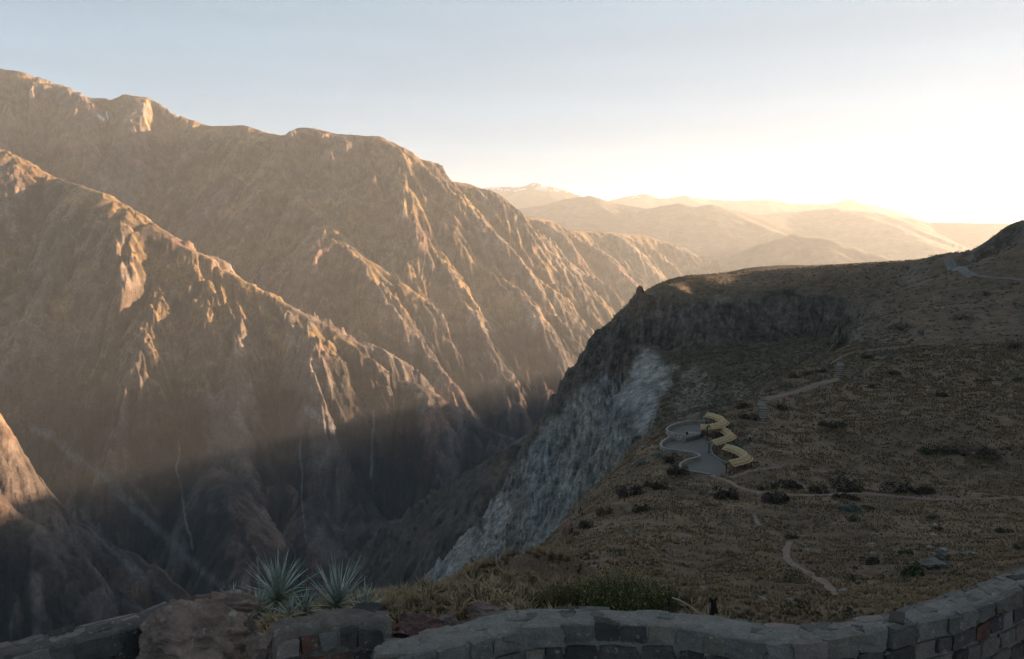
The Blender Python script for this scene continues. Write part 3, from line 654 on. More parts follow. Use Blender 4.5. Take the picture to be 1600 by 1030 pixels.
stairs((1312, 592), (1313, 569), 10, 2.8, 'short upper flight of grey stone steps between two pale footpaths')

# ------------------------------------------------------------------ the viewing terrace
mat_pave = simple_mat('terrace gravel', (.115, .102, .092), (.095, .085, .077), .5)
mat_wallfar = simple_mat('rubble parapet', (.24, .205, .18), (.12, .10, .085), 2.2, bump_d=.12, bump_s=3.5)
mat_cap = simple_mat('parapet coping', (.25, .225, .205), (.18, .16, .145), 1.5)
mat_curb = simple_mat('kerb stone', (.24, .23, .225), None, 1.5)
def slab(name, poly, z1, z0, mat):
    n = len(poly); V = [(x, y, z1) for x, y in poly] + [(x, y, z0) for x, y in poly]
    F = [tuple(range(n))] + [(i, (i + 1) % n, n + (i + 1) % n, n + i) for i in range(n)]
    a = sum(poly[i][0] * poly[(i + 1) % n][1] - poly[(i + 1) % n][0] * poly[i][1] for i in range(n))
    if a < 0: F = [f[::-1] for f in F]
    me = bpy.data.meshes.new(name); bm = bmesh.new()
    vs = [bm.verts.new(v) for v in V]
    for f in F: bm.faces.new([vs[i] for i in f])
    bmesh.ops.triangulate(bm, faces=[f for f in bm.faces if len(f.verts) > 4]); bm.to_mesh(me); bm.free()
    me.materials.append(mat); o = bpy.data.objects.new(name, me); C.objects.link(o); o['kind'] = 'structure'
    return o
slab('terrace', POLY_LOW, PLZ, PLZ - 3, mat_pave); slab('terrace', POLY_TOP, PLZ + 1.0, PLZ - 2.5, mat_pave)
def parapet(P, z0, z1, zb, label, th=.38):
    n = len(P); T, N = strip_frames(P); root = empty('stone_parapet', (*P[n // 2], z0), label, 'parapet'); o3 = np.array([*P[n // 2], z0])
    def ring(i, w_, a, b_): return [np.array([*(P[i] + N[i] * w_ * s), z]) - o3 for s, z in ((-.5, a), (.5, a), (.5, b_), (-.5, b_))]
    V, F = loft([ring(i, th, zb, z1 - .12) for i in range(n)]); mesh_obj('wall_body', V, F, mat_wallfar, root)
    V, F = loft([ring(i, th + .12, z1 - .12, z1 + .03 * math.sin(i * 2.3)) for i in range(n)]); mesh_obj('coping', V, F, mat_cap, root)
    # proud face stones along the outside
    k = 0
    L_ = np.concatenate([[0], np.cumsum(np.hypot(*np.diff(P, axis=0).T))])[-1]
    m = int(L_ / .55)
    Q = resample(P, m); Tq, Nq = strip_frames(Q)
    vs, fs = [], []
    for i in range(m):
        for z in np.arange(z1 - .35, zb + 1.0, -.38):
            for sd in (-1, 1):
                c = np.array([*(Q[i] + Nq[i] * sd * (th / 2) + Tq[i] * random.uniform(-.15, .15)), z + random.uniform(-.06, .06)]) - o3
                hw, hh, hd = random.uniform(.16, .27), random.uniform(.11, .18), random.uniform(.03, .09)
                b0 = len(vs); t3 = np.array([*Tq[i], 0]); n3 = np.array([*Nq[i], 0]) * sd
                for a, b_ in ((-1, -.6), (-.5, -1), (.6, -1), (1, -.4), (.9, .7), (.1, 1), (-.8, .8)):
                    vs.append(c + t3 * a * hw + np.array([0, 0, b_ * hh]))
                vs.append(c + n3 * hd)
                for j in range(7): fs.append((b0 + j, b0 + (j + 1) % 7, b0 + 7))
    o = mesh_obj('face_stones', vs, fs, mat_facestone, root); o['kind'] = 'stuff'
    return root
mat_facestone = simple_mat('face stone', (.36, .29, .24), (.17, .14, .125), 1.1)
parapet(PL_TOP, PLZ + 1, PLZ + 1.95, PLZ - 2.2, 'curved stone parapet round the farthest, upper lobe of the terrace')
parapet(PL_MID, PLZ, PLZ + .95, PLZ - 3.0, 'curved stone parapet of the middle lobe, bulging farthest left')
parapet(PL_LOW, PLZ, PLZ + .95, PLZ - 2.6, 'curved stone parapet of the nearest, lowest lobe of the terrace')
# steps between the two levels
sa, sb = onz(1073, 684.5, PLZ), onz(1095, 685.5, PLZ); fw = np.array([0.1, 1.0, 0])
root = empty('terrace_steps', sa, 'broad pale stone steps joining the middle and upper levels of the terrace', 'steps')
for i in range(4):
    a, b_ = sa + fw * (i * .38), sb + fw * (i * .38); c, d = b_ + fw * 1.6, a + fw * 1.6
    z0, z1 = PLZ - .2, PLZ + .25 * (i + 1) + .003 * i
    V, F = loft([[np.array([*p[:2], z]) - sa for p in (a, b_, c, d)] for z in (z0, z1)]); mesh_obj('step', V, F, mat_cap, root)
# kerbs that edge the planted beds
def kerb(pts, z, label, h=.35, w_=.3):
    P = spline(arc(pts, z), 26); T, N = strip_frames(P); o3 = np.array([*P[0], z])
    V, F = loft([[np.array([*(P[i] + N[i] * w_ * s), z + q]) - o3 for s, q in ((-.5, -.6), (.5, -.6), (.5, h), (-.5, h))] for i in range(len(P))])
    o = mesh_obj('kerb', V, F, mat_curb, None, loc=o3); return tagit(o, label, 'kerb')
kerb([(1095, 683), (1103, 684.5), (1112, 688), (1120, 690)], PLZ, 'low stone kerb beside the broad steps under the middle shelter', .4)
kerb([(1111, 704), (1113, 710), (1119, 716), (1129, 721.5), (1141, 725)], PLZ, 'curved low kerb round the bed inside the nearest shelter', .3)
kerb([(1110, 744), (1122, 745.5), (1137, 745.5)], PLZ, 'straight low kerb along the near end of the terrace', .25)

# ------------------------------------------------------------------ thatched shelters
def thatch_material():
    m, t, b = new_mat('cane thatch')
    at = nn(t, 'ShaderNodeAttribute', attribute_name='run')
    wv = nn(t, 'ShaderNodeTexWave', wave_type='BANDS', bands_direction='X'); wv.inputs['Scale'].default_value = 1.0; wv.inputs['Distortion'].default_value = 2.5
    t.links.new(at.outputs['Vector'], wv.inputs['Vector'])
    c = mixc(t, wv.outputs['Color'], (.33, .22, .11), (.45, .32, .175))
    c = mixc(t, 1.0, c, ramp(t, noise(t, 2.5, 5, .7), [(.3, .7), (.7, 1.15)]), 'MULTIPLY')
    t.links.new(c, b.inputs['Base Color']); bump(t, b, wv.outputs['Fac'], .08); return m
mat_thatch = thatch_material(); mat_cap2 = simple_mat('ridge cap', (.58, .46, .29), None, 2); mat_post = simple_mat('red brown post', (.16, .058, .036), (.10, .04, .028), 3)
def shelter(pts, label, zg=PLZ):
    zr = zg + 3.1; P = spline(arc(pts, zr), 44); T, N = strip_frames(P); o3 = np.array([*P[len(P) // 2], zg])
    root = empty('thatched_shelter', o3, label, 'shelter', 'thatched shelters on the terrace')
    hw, dr, th = 1.3, .9, .16
    # two roof slopes of overlapping cane bundles
    for sd in (-1, 1):
        vs, fs = [], []; n = len(P); k = 5
        for lay_ in range(2):
            for i in range(n):
                for j in range(k):
                    u = j / (k - 1); jit = .02 * math.sin(i * 5.1 + j) + random.uniform(-.03, .03) * (j > 0)
                    q = P[i] + N[i] * sd * (hw + (.12 * random.uniform(-1, 1) if j == k - 1 else 0)) * u
                    vs.append(np.array([*q, zr - dr * u - .12 * u * (1 - u) + jit * .6 - lay_ * th]) - o3)
        off = n * k
        for i in range(n - 1):
            for j in range(k - 1):
                a = i * k + j; f = (a, a + k, a + k + 1, a + 1); fs.append(f if sd > 0 else f[::-1]); fs.append(tuple(v + off for v in (f[::-1] if sd > 0 else f)))
            a = i * k + k - 1; fs.append((a, a + k, a + k + off, a + off))
        for i in (0, n - 1):
            for j in range(k - 1):
                a = i * k + j; fs.append((a, a + 1, a + 1 + off, a + off))
        o = mesh_obj('roof_slope', vs, fs, mat_thatch, root)
        at = o.data.attributes.new('run', 'FLOAT_VECTOR', 'POINT'); run = np.zeros((len(vs), 3), np.float32)
        Ls = np.concatenate([[0], np.cumsum(np.hypot(*np.diff(P, axis=0).T))])
        for q in range(len(vs)): run[q] = (Ls[(q % off) // k] * 1.3, (q % k) * .4, 0)
        at.data.foreach_set('vector', run.ravel())
    V, F = loft([[np.array([*(P[i] + N[i] * s * .13), zr + z]) - o3 for s, z in ((-1, -.06), (1, -.06), (.6, .09), (-.6, .09))] for i in range(len(P))]); mesh_obj('ridge_cap', V, F, mat_cap2, root)
    # posts in pairs, with beams along the eaves
    m = 6; idx = np.linspace(1, len(P) - 2, m).astype(int)
    for sd in (-1, 1):
        for i in idx:
            c = P[i] + N[i] * sd * .95; g = min(zg, float(ground(c[0], c[1])[0])) - .3; r = .12
            V, F = loft([[np.array([c[0] + a * r, c[1] + b_ * r, z]) - o3 for a, b_ in ((-1, -.4), (-.4, -1), (.4, -1), (1, -.4), (1, .4), (.4, 1), (-.4, 1), (-1, .4))] for z in (g, zr - .72)]); mesh_obj('post', V, F, mat_post, root)
        V, F = loft([[np.array([*(P[i] + N[i] * (sd * .95 + s * .08)), zr - .72 + z]) - o3 for s, z in ((-1, -.09), (1, -.09), (1, .05), (-1, .05))] for i in range(1, len(P) - 1)]); mesh_obj('eaves_beam', V, F, mat_post, root)
    for i in idx[1:-1:2]:
        a, b_ = P[i] - N[i] * .9, P[i] + N[i] * .9; tt = np.array([*T[i], 0]) * .25
        V, F = loft([[np.array([*p, zg + .4 + z]) + tt * s - o3 for s, z in ((-1, 0), (1, 0), (1, .08), (-1, .08))] for p in (a, b_)]); mesh_obj('bench', V, F, mat_post, root)
    return root
shelter([(1134, 694), (1148, 697.5), (1158, 702), (1166, 707), (1167.5, 710), (1164, 713.5), (1157, 716), (1148, 718), (1139, 720)], 'horseshoe thatched shelter nearest the camera, lowest of the three', PLZ)
shelter([(1094.5, 663.5), (1108, 664), (1121, 665.5), (1134, 669), (1141, 673), (1142.5, 676.5), (1138, 680), (1130, 683), (1120, 686), (1112, 688.5)], 'largest horseshoe thatched shelter, in the middle of the three', PLZ)
shelter([(1105, 644.5), (1115, 646.5), (1124, 649.5), (1131, 653), (1131.5, 656), (1126, 659.5), (1118, 662), (1108, 663.5)], 'horseshoe thatched shelter farthest from the camera, partly behind the middle one', PLZ + 1)

mat_bin = simple_mat('white bin', (.75, .78, .78), None, 2); mat_teal = simple_mat('teal bin', (.12, .42, .36), None, 2); mat_dark = simple_mat('dark red paint', (.10, .02, .02), None, 2)
def bin_(px, py, z, label, mat, h=.9, r=.3):
    p = onz(px, py, z) if z is not None else hit(px, py)
    root = empty('litter_bin', p, label, 'bin')
    prof = [(r * .75, 0), (r * .85, h * .1), (r, h * .85), (r * 1.08, h * .86), (r * 1.08, h * .93)]
    V, F = loft([[(a * math.cos(t_ * math.pi / 5), a * math.sin(t_ * math.pi / 5), z_) for t_ in range(10)] for a, z_ in prof]); mesh_obj('bin_body', V, F, mat, root)
    V, F = loft([[(a * math.cos(t_ * math.pi / 5), a * math.sin(t_ * math.pi / 5), z_) for t_ in range(10)] for a, z_ in ((r * 1.0, h * .93), (r * .8, h), (r * .3, h * 1.06))]); mesh_obj('lid', V, F, mat, root)
    V, F = loft([[(a * r + r * .0, b_ * .05 - r * 1.1, z_) for a, b_ in ((-.2, -1), (.2, -1), (.2, 1), (-.2, 1))] for z_ in (0, h * .8)]); mesh_obj('stand', V, F, mat_dark, root)
bin_(1147.3, 712.5, PLZ, 'white litter bin in the bed inside the nearest shelter', mat_bin)
bin_(1144.6, 714.0, PLZ, 'pale teal litter bin left of the white one inside the nearest shelter', simple_mat('pale teal', (.4, .62, .6), None, 2))
bin_(1100.5, 656.0, PLZ + 1, 'teal litter bin by the left end of the farthest shelter', mat_teal)
bin_(1186.5, 623.5, None, 'small green litter bin at the top of the stone stairs', mat_teal)
bin_(1073.5, 682.0, PLZ + .5, 'small dark red litter bin at the parapet end beside the broad steps', mat_dark, 1.1, .28)

# ------------------------------------------------------------------ vegetation: tussocks and scrub
def leaf_mat(name, stops, rough=.9):
    m, t, b = new_mat(name)
    oi = nn(t, 'ShaderNodeObjectInfo'); c = ramp(t, oi.outputs['Random'], stops)
    n_ = nn(t, 'ShaderNodeNewGeometry')
    c = mixc(t, 1.0, c, ramp(t, noise(t, .6, 3, .6), [(.3, .6), (.7, 1.35)]), 'MULTIPLY')
    t.links.new(c, b.inputs['Base Color']); b.inputs['Roughness'].default_value = rough; return m
mat_straw = leaf_mat('straw grass', [(0., (.15, .098, .056)), (.35, (.19, .124, .070)), (.7, (.235, .155, .088)), (1., (.17, .128, .075))])
mat_scrub = leaf_mat('dark scrub', [(0., (.075, .056, .036)), (.5, (.10, .074, .044)), (.8, (.125, .09, .052)), (1., (.11, .098, .068))])
hidden = bpy.data.collections.new('plant_sources')
def tuft(seed, n, h, spread, wdt, curl=.5):
    r_ = np.random.RandomState(seed); vs, fs = [], []
    for i in range(n):
        a = r_.uniform(0, 6.283); lean = r_.uniform(.05, 1) ** .8 * spread; hh = h * r_.uniform(.55, 1.1); b0 = len(vs)
        base = np.array([math.cos(a + 1) * spread * .25 * r_.rand(), math.sin(a + 1) * spread * .25 * r_.rand(), -.05 * h]); d = np.array([math.cos(a), math.sin(a), 0]); s = np.array([-d[1], d[0], 0]) * wdt
        mid = base + d * lean * .4 + np.array([0, 0, hh * .65]); tip = base + d * lean + np.array([0, 0, hh * (1 - curl * lean / max(spread, .01) * .5)])
        vs += [base - s, base + s, mid + s * .8, mid - s * .8, tip]; fs += [(b0, b0 + 1, b0 + 2, b0 + 3), (b0 + 3, b0 + 2, b0 + 4)]
    return vs, fs
def clump(seed, n, rad, h, leaf):
    """scrub: many leaf-size faces through an uneven dome"""
    r_ = np.random.RandomState(seed); vs, fs = [], []
    lob = [(r_.uniform(-.85, .85) * rad, r_.uniform(-.6, .6) * rad, r_.uniform(.3, 1)) for _ in range(7)]
    for i in range(n):
        lx, ly, ls = lob[r_.randint(7)]; v = r_.normal(size=3); v /= np.linalg.norm(v); v[2] = abs(v[2]); q = v * r_.uniform(.5, 1.08) ** .6
        c = np.array([lx + q[0] * rad * .6 * ls, ly + q[1] * rad * .6 * ls, q[2] * h * ls]); u = r_.normal(size=3); u /= np.linalg.norm(u); w_ = np.cross(u, r_.normal(size=3)); w_ /= np.linalg.norm(w_)
        s = leaf * r_.uniform(.5, 1.3); b0 = len(vs); vs += [c - u * s, c + w_ * s * .45, c + u * s, c - w_ * s * .45]; fs.append((b0, b0 + 1, b0 + 2, b0 + 3))
    return vs, fs
def source(name, vf, mat):
    me = bpy.data.meshes.new(name); me.from_pydata([tuple(map(float, v)) for v in vf[0]], [], vf[1]); me.materials.append(mat)
    o = bpy.data.objects.new(name, me); return o
def scatter(name, pts, rot, scl, which, sources, kind='stuff'):
    """one object whose points carry instances of the source meshes"""
    col_ = bpy.data.collections.new(name + '_sources')
    for s in sources: col_.objects.link(s)
    me = bpy.data.meshes.new(name); me.vertices.add(len(pts)); me.vertices.foreach_set('co', np.asarray(pts, np.float32).ravel())
    for k, v, ty in (('rot', rot, 'FLOAT'), ('scl', scl, 'FLOAT'), ('which', which, 'INT')):
        a = me.attributes.new(k, ty, 'POINT'); a.data.foreach_set('value', np.asarray(v, np.float32 if ty == 'FLOAT' else np.int32))
    o = bpy.data.objects.new(name, me); C.objects.link(o); o['kind'] = kind
    g = bpy.data.node_groups.new(name + '_nodes', 'GeometryNodeTree'); g.interface.new_socket('Geometry', in_out='INPUT', socket_type='NodeSocketGeometry'); g.interface.new_socket('Geometry', in_out='OUTPUT', socket_type='NodeSocketGeometry')
    gi, go = g.nodes.new('NodeGroupInput'), g.nodes.new('NodeGroupOutput'); iop = g.nodes.new('GeometryNodeInstanceOnPoints'); ci = g.nodes.new('GeometryNodeCollectionInfo')
    ci.inputs['Collection'].default_value = col_; ci.inputs['Separate Children'].default_value = True; iop.inputs['Pick Instance'].default_value = True
    def na(nm, ty):
        n = g.nodes.new('GeometryNodeInputNamedAttribute'); n.data_type = ty; n.inputs['Name'].default_value = nm; return n.outputs['Attribute']
    cx = g.nodes.new('ShaderNodeCombineXYZ'); g.links.new(na('rot', 'FLOAT'), cx.inputs['Z'])
    g.links.new(gi.outputs[0], iop.inputs['Points']); g.links.new(ci.outputs[0], iop.inputs['Instance']); g.links.new(na('which', 'INT'), iop.inputs['Instance Index'])
    g.links.new(cx.outputs[0], iop.inputs['Rotation']); g.links.new(na('scl', 'FLOAT'), iop.inputs['Scale']); g.links.new(iop.outputs[0], go.inputs[0])
    md = o.modifiers.new('scatter', 'NODES'); md.node_group = g
    return o
def bare_mask(x, y):
    """true where paths, terrace or rock keep plants away"""
    z = ground(x, y); p, q = project(x, y, z); m = np.zeros(len(x), bool)
    for pts, w_ in BARE: m |= seg_dist(p, q, pts) < w_
    for poly in (POLY_LOW, POLY_TOP): m |= inside(x, y, poly)
    return m, z, p, q
BARE = [([(1112, 744), (1155, 762), (1180, 770), (1260, 775), (1340, 771), (1450, 781), (1605, 779)], 2.2), ([(1190, 661), (1191, 627), (1240, 613), (1307, 593), (1313, 569)], 4.5), ([(1297, 570), (1325, 553), (1400, 544), (1490, 532)], 1.5),
        ([(1233, 848), (1228, 860), (1229, 874), (1258, 893), (1294, 915), (1306, 932)], 5), ([(1179, 806), (1187, 823)], 4), ([(1481, 402), (1496, 420), (1522, 433), (1600, 438)], 5)]
def spread(n, r0, r1, t0, t1, seed, power=1.0):
    r_ = np.random.RandomState(seed); u = r_.rand(n); r = (r0 ** power + u * (r1 ** power - r0 ** power)) ** (1 / power); t_ = r_.uniform(t0, t1, n); c = 1 / np.sqrt(1 + t_ * t_)
    return r * t_ * c, r * c, r_
tufts = [source('grass_tuft', tuft(k, 30, .29, .24, .012), mat_straw) for k in range(6)]
xs, ys, r_ = spread(150000, 8.8, 430, -.32, .72, 5, .9)
bm_, zs, pxs, pys = bare_mask(xs, ys)
e_ = .6; sl = np.hypot(ground(xs + e_, ys) - zs, ground(xs, ys + e_) - zs) / e_
keep_ = (~bm_) & (sl < 1.5) & (fbm(xs / 5, ys / 5, 3, 33) + .45 > r_.rand(len(xs)) * .8) & ~((ys < 9.6))
dd_ = np.hypot(xs, ys)
sc_ = (.4 + .55 * r_.rand(len(xs)) + .5 * r_.rand(len(xs)) ** 4 + .35 * smooth(-.3, .6, fbm(xs / 11, ys / 11, 3, 36))) * (1 + smooth(60, 400, dd_) * 2.0)
w_ = r_.randint(0, 6, len(xs))
scatter('grass', np.stack([xs, ys, zs], 1)[keep_], r_.uniform(0, 6.28, len(xs))[keep_], sc_[keep_], w_[keep_], tufts)
scrubs = [source('scrub_clump', clump(k, 120, .8, .75, .11), mat_scrub) for k in range(5)]
xs, ys, r_ = spread(45000, 25, 950, -.15, .72, 6, .9)
bm_, zs, pxs, pys = bare_mask(xs, ys); dd_ = np.hypot(xs, ys)
sl = np.hypot(ground(xs + 1, ys) - zs, ground(xs, ys + 1) - zs)
dens = smooth(-.1, .6, fbm(xs / 26, ys / 26, 4, 34)) * .17 + .015 + .75 * smooth(330, 420, dd_) * (pxs < 1420) + .35 * smooth(350, 500, dd_)
greyrock = soft_inside(pxs, pys, grey_poly, 8) * (dd_ > 330)
keep_ = (~bm_) & (sl < 1.7) & (r_.rand(len(xs)) < dens * .8) & (greyrock < .4)
sc_ = (.35 + 1.1 * r_.rand(len(xs)) ** 2) * (1 + .6 * smooth(200, 700, dd_))
scatter('scrub', np.stack([xs, ys, zs], 1)[keep_], r_.uniform(0, 6.28, len(xs))[keep_], sc_[keep_], r_.randint(0, 5, len(xs))[keep_], scrubs)
mat_stone = simple_mat('scattered stone', (.20, .185, .175), (.12, .11, .10), .8, bump_d=.05)
def rock(seed, sub=3, rough_=.28, flat=.7, crag=0.0):
    bm = bmesh.new(); bmesh.ops.create_icosphere(bm, subdivisions=sub, radius=1.0)
    co = np.array([v.co[:] for v in bm.verts]); r_ = np.random.RandomState(seed); o_ = r_.uniform(-50, 50, 3)
    for _ in range(11):                                   # flat facets
        n = r_.normal(size=3); n /= np.linalg.norm(n); lim = r_.uniform(.5, .82); d = co @ n; co = co - np.where(d > lim, d - lim, 0)[:, None] * n * .92
    def n3(s, sd): return vnoise(co[:, 0] * s + o_[0], co[:, 1] * s + co[:, 2] * s * .8 + o_[1], sd) + vnoise(co[:, 2] * s + o_[2], co[:, 1] * s - co[:, 0] * s * .6, sd + 1)
    f = 1 + rough_ * .35 * n3(1.6, seed) + rough_ * .22 * n3(4, seed + 5) + rough_ * .06 * n3(9, seed + 9) - crag * np.abs(n3(2.6, seed + 3)) * .25 - crag * np.abs(n3(5.5, seed + 4)) * .06
    co = co * f[:, None]; co[:, 2] *= flat
    F = [[v.index for v in f_.verts] for f_ in bm.faces]; bm.free(); return co, F
rocks = [source('loose_stone', rock(k, 2), mat_stone) for k in range(4)]
xs, ys, r_ = spread(2600, 14, 700, -.2, .72, 8, .8)
bm_, zs, pxs, pys = bare_mask(xs, ys)
keep_ = (~bm_) & (fbm(xs / 40, ys / 40, 3, 35) > .05)
scatter('loose_stones', np.stack([xs, ys, zs], 1)[keep_], r_.uniform(0, 6.28, len(xs))[keep_], ((.08 + .35 * r_.rand(len(xs)) ** 3) * (1 + np.hypot(xs, ys) / 250))[keep_], r_.randint(0, 4, len(xs))[keep_], rocks)

xs = r_.uniform(60, 340, 16000); ys = r_.uniform(560, 800, 16000); bm_, zs, pxs, pys = bare_mask(xs, ys)
sl = np.hypot(ground(xs + 1, ys) - zs, ground(xs, ys + 1) - zs)
keep_ = (sl < 1.5) & (pys > 500) & (soft_inside(pxs, pys, grey_poly, 8) < .4)
scatter('slope_scrub', np.stack([xs, ys, zs], 1)[keep_], r_.uniform(0, 6.28, len(xs))[keep_], (.7 + 1.5 * r_.rand(len(xs)) ** 2)[keep_], r_.randint(0, 3, len(xs))[keep_], [source('scrub_clump', clump(60 + k, 90, .8, .75, .13), mat_scrub) for k in range(3)])
# shrubs and boulders one can tell apart
mat_shr = {'dark': simple_mat('dark brown shrub', (.07, .054, .038), (.042, .034, .025), 1.5), 'green': simple_mat('olive shrub', (.085, .085, .04), (.045, .048, .025), 1.5),
           'grey': simple_mat('silver green cushion', (.15, .165, .14), (.09, .10, .085), 1.5), 'rust': simple_mat('rust brown shrub', (.12, .075, .035), (.07, .045, .025), 1.5)}
mat_twig = simple_mat('twig', (.07, .05, .035), None, 5)
def shrub(px, py, wpx, hpx, tone, label, seed, group=None):
    p = hit(px, py)
    if p is None: return
    m = p[1] / FPX; rad, h = wpx * m / 2, hpx * m
    root = empty('shrub', (p[0], p[1], p[2] - .05), label, 'shrub', group)
    n = int(min(2200, 160 + 26 * wpx)); vf = clump(seed, n, rad, h * 1.05, max(.05, min(.22, rad * .13)))
    mesh_obj('foliage', vf[0], vf[1], mat_shr[tone], root)
    r_ = np.random.RandomState(seed); vs, fs = [], []
    for i in range(16):
        a = r_.uniform(0, 6.28); b0 = len(vs); tip = np.array([math.cos(a) * rad * r_.uniform(.2, .7), math.sin(a) * rad * r_.uniform(.2, .7), h * r_.uniform(.6, 1.0)]); q = .02 * max(rad, .6)
        vs += [(-q, 0, -.1), (q, 0, -.1), (0, q, -.1), tip]; fs += [(b0, b0 + 1, b0 + 3), (b0 + 1, b0 + 2, b0 + 3), (b0 + 2, b0, b0 + 3)]
    mesh_obj('stems', vs, fs, mat_twig, root)
SH = [
 (1505, 712, 84, 17, 'dark', 'broad low dark thicket alone on the open slope at the right'),
 (1455, 708, 34, 12, 'green', 'olive end of the dark thicket on the open right-hand slope'),
 (1300, 668, 42, 12, 'dark', 'dark low shrub up the slope right of the stone stairs'),
 (1392, 586, 28, 9, 'green', 'round yellow-green shrub alone below the upper footpath'),
 (1534, 597, 28, 8, 'green', 'flat olive shrub on the high slope near the right edge'),
 (1592, 596, 18, 9, 'green', 'yellow-green shrub at the right edge, high on the slope'),
 (1475, 620, 26, 8, 'dark', 'small dark shrub in the middle of the upper right slope'),
 (1362, 606, 14, 8, 'dark', 'small dark round shrub right of the upper stairs'),
 (1585, 545, 44, 16, 'dark', 'dark bushy outcrop of shrubs at the right edge below the hill'),
 (1352, 560, 22, 8, 'dark', 'dark shrub just below the bend of the upper footpath'),
 (1380, 553, 26, 9, 'grey', 'grey-green shrub among stones beside the upper footpath'),
 (1284, 582, 16, 8, 'dark', 'dark round bush left of the short upper stairs'),
 (1297, 576, 10, 7, 'grey', 'pale silver bush at the head of the upper footpath'),
 (1336, 768, 60, 22, 'dark', 'dark spreading shrub above the footpath in the hollow'),
 (1405, 770, 52, 22, 'dark', 'large dark rounded shrub on the uphill edge of the footpath'),
 (1440, 772, 46, 18, 'dark', 'dark shrub at the right end of the row in the hollow'),
 (1240, 764, 44, 16, 'dark', 'dark shrub over the path just right of the terrace'),
 (1207, 765, 20, 16, 'green', 'small yellow-green tuft of shrub beside the footpath'),
 (1190, 766, 14, 10, 'dark', 'small dark bush where the footpath leaves the terrace'),
 (1280, 770, 34, 12, 'dark', 'low dark shrub between two larger ones above the footpath'),
 (1215, 785, 60, 16, 'dark', 'dark shrub just below the footpath near the terrace'),
 (1140, 778, 50, 20, 'dark', 'dark thicket below the near end of the terrace'),
 (1322, 780, 36, 10, 'dark', 'small dark shrub touching the downhill side of the footpath'),
 (1328, 800, 30, 12, 'grey', 'grey-green rounded shrub on the near slope under the path'),
 (1358, 796, 20, 9, 'green', 'olive rounded shrub right of the grey-green one'),
 (1332, 815, 20, 10, 'green', 'small green bush on the near slope'),
 (1464, 829, 18, 9, 'dark', 'small dark clump on the near slope at right'),
 (1456, 812, 20, 8, 'green', 'small olive patch of shrub high on the near slope'),
 (1565, 832, 26, 9, 'dark', 'dark low clump near the right edge of the near slope'),
 (1596, 860, 22, 12, 'dark', 'dark shrub at the right edge above the wall'),
 (1236, 842, 20, 8, 'dark', 'dark small bush at the top of the lower trail'),
 (1060, 742, 34, 22, 'dark', 'dark bush hugging the outside of the lowest parapet'),
 (1045, 722, 26, 18, 'dark', 'dark bush in the notch outside the middle parapet'),
 (1054, 742, 16, 16, 'rust', 'rust-coloured bush outside the lowest parapet'),
 (1028, 716, 14, 12, 'grey', 'pale grey-green bush left of the terrace wall'),
 (1018, 678, 12, 8, 'grey', 'grey bush on the brink left of the upper lobe'),
 (1000, 728, 18, 12, 'grey', 'pale round cushion on the brink below the terrace'),
 (1022, 765, 40, 20, 'dark', 'dark patch of scrub halfway down the edge slope'),
 (985, 775, 34, 16, 'dark', 'dark scrub on the steep edge slope'),
 (1000, 800, 30, 12, 'dark', 'low dark shrub where the edge slope meets the grass'),
 (945, 805, 26, 14, 'rust', 'rust brown shrub on the brink'),
 (920, 826, 24, 14, 'dark', 'dark shrub behind the reddish crag'),
 (903, 836, 14, 10, 'rust', 'small rust bush at the foot of the reddish crag'),
 (1150, 700, 22, 9, 'grey', 'grey-green bush uphill of the middle shelter'),
 (1165, 690, 16, 9, 'dark', 'dark bush behind the middle shelter'),
 (1170, 655, 26, 10, 'dark', 'dark shrub left of the long stone stairs'),
 (1222, 640, 24, 8, 'dark', 'dark shrub right of the long stone stairs'),
 (1120, 648, 30, 12, 'dark', 'dark bushes behind the farthest shelter'),
 (1160, 638, 24, 12, 'dark', 'dark bush left of the stair head'),
 (1240, 590, 22, 9, 'dark', 'dark bush on the brink above the pale footpath'),
 (1262, 586, 14, 7, 'dark', 'small dark bush on the brink left of the short stairs'),
 (1228, 604, 20, 9, 'grey', 'grey-green bush on the brink above the pale footpath'),
 (1205, 612, 16, 9, 'grey', 'grey-green bush just above the left end of the pale footpath'),
 (1408, 516, 60, 14, 'dark', 'dark shrub left of the outcrop on the high slope'),
 (1500, 500, 50, 12, 'dark', 'dark shrub right of the outcrop on the high slope'),
 (1540, 462, 34, 11, 'dark', 'dark shrub below the thin end of the road'),
 (1430, 904, 44, 30, 'green', 'green-brown bush in front of the pale boulders by the wall'),
 (1360, 882, 26, 14, 'dark', 'dark low bush left of the green-brown bush near the wall'),
 (1415, 868, 22, 14, 'green', 'olive bush just left of the pale boulders'),
]
for k, a in enumerate(SH): shrub(*a, seed=200 + k)
mat_rockgrey = simple_mat('grey lichen rock', (.125, .108, .096), (.075, .064, .057), 1.2, bump_d=.06)
mat_crag = simple_mat('red brown crag', (.20, .125, .09), (.11, .07, .055), .5, bump_d=.2, bump_s=1.2)
def boulder(px, py, wpx, hpx, mat, label, seed, name='boulder', dy=0, depth=1.0, crag=.5, sub=4):
    p = hit(px, py); m = p[1] / FPX; co, F = rock(seed, sub, .3, 1.0, crag)
    co = co * np.array([wpx * m / 2, wpx * m / 2 * depth, hpx * m / 2]); co[:, 2] += hpx * m * .38
    o = mesh_obj(name, co, F, mat, None, loc=p); return tagit(o, label, 'rock')
boulder(1468, 876, 22, 28, mat_rockgrey, 'tall pale boulder standing behind the flat one on the near slope', 1)
boulder(1458, 890, 46, 20, mat_rockgrey, 'broad flat pale boulder beside the green-brown bush', 2)
boulder(1438, 886, 14, 9, mat_rockgrey, 'small pale boulder left of the broad flat one', 3)
boulder(1439, 524, 12, 14, mat_rockgrey, 'pale upright outcrop among dark bushes high on the slope', 4)
boulder(1252, 862, 6, 5, mat_rockgrey, 'small pale stone beside the lower trail', 5)
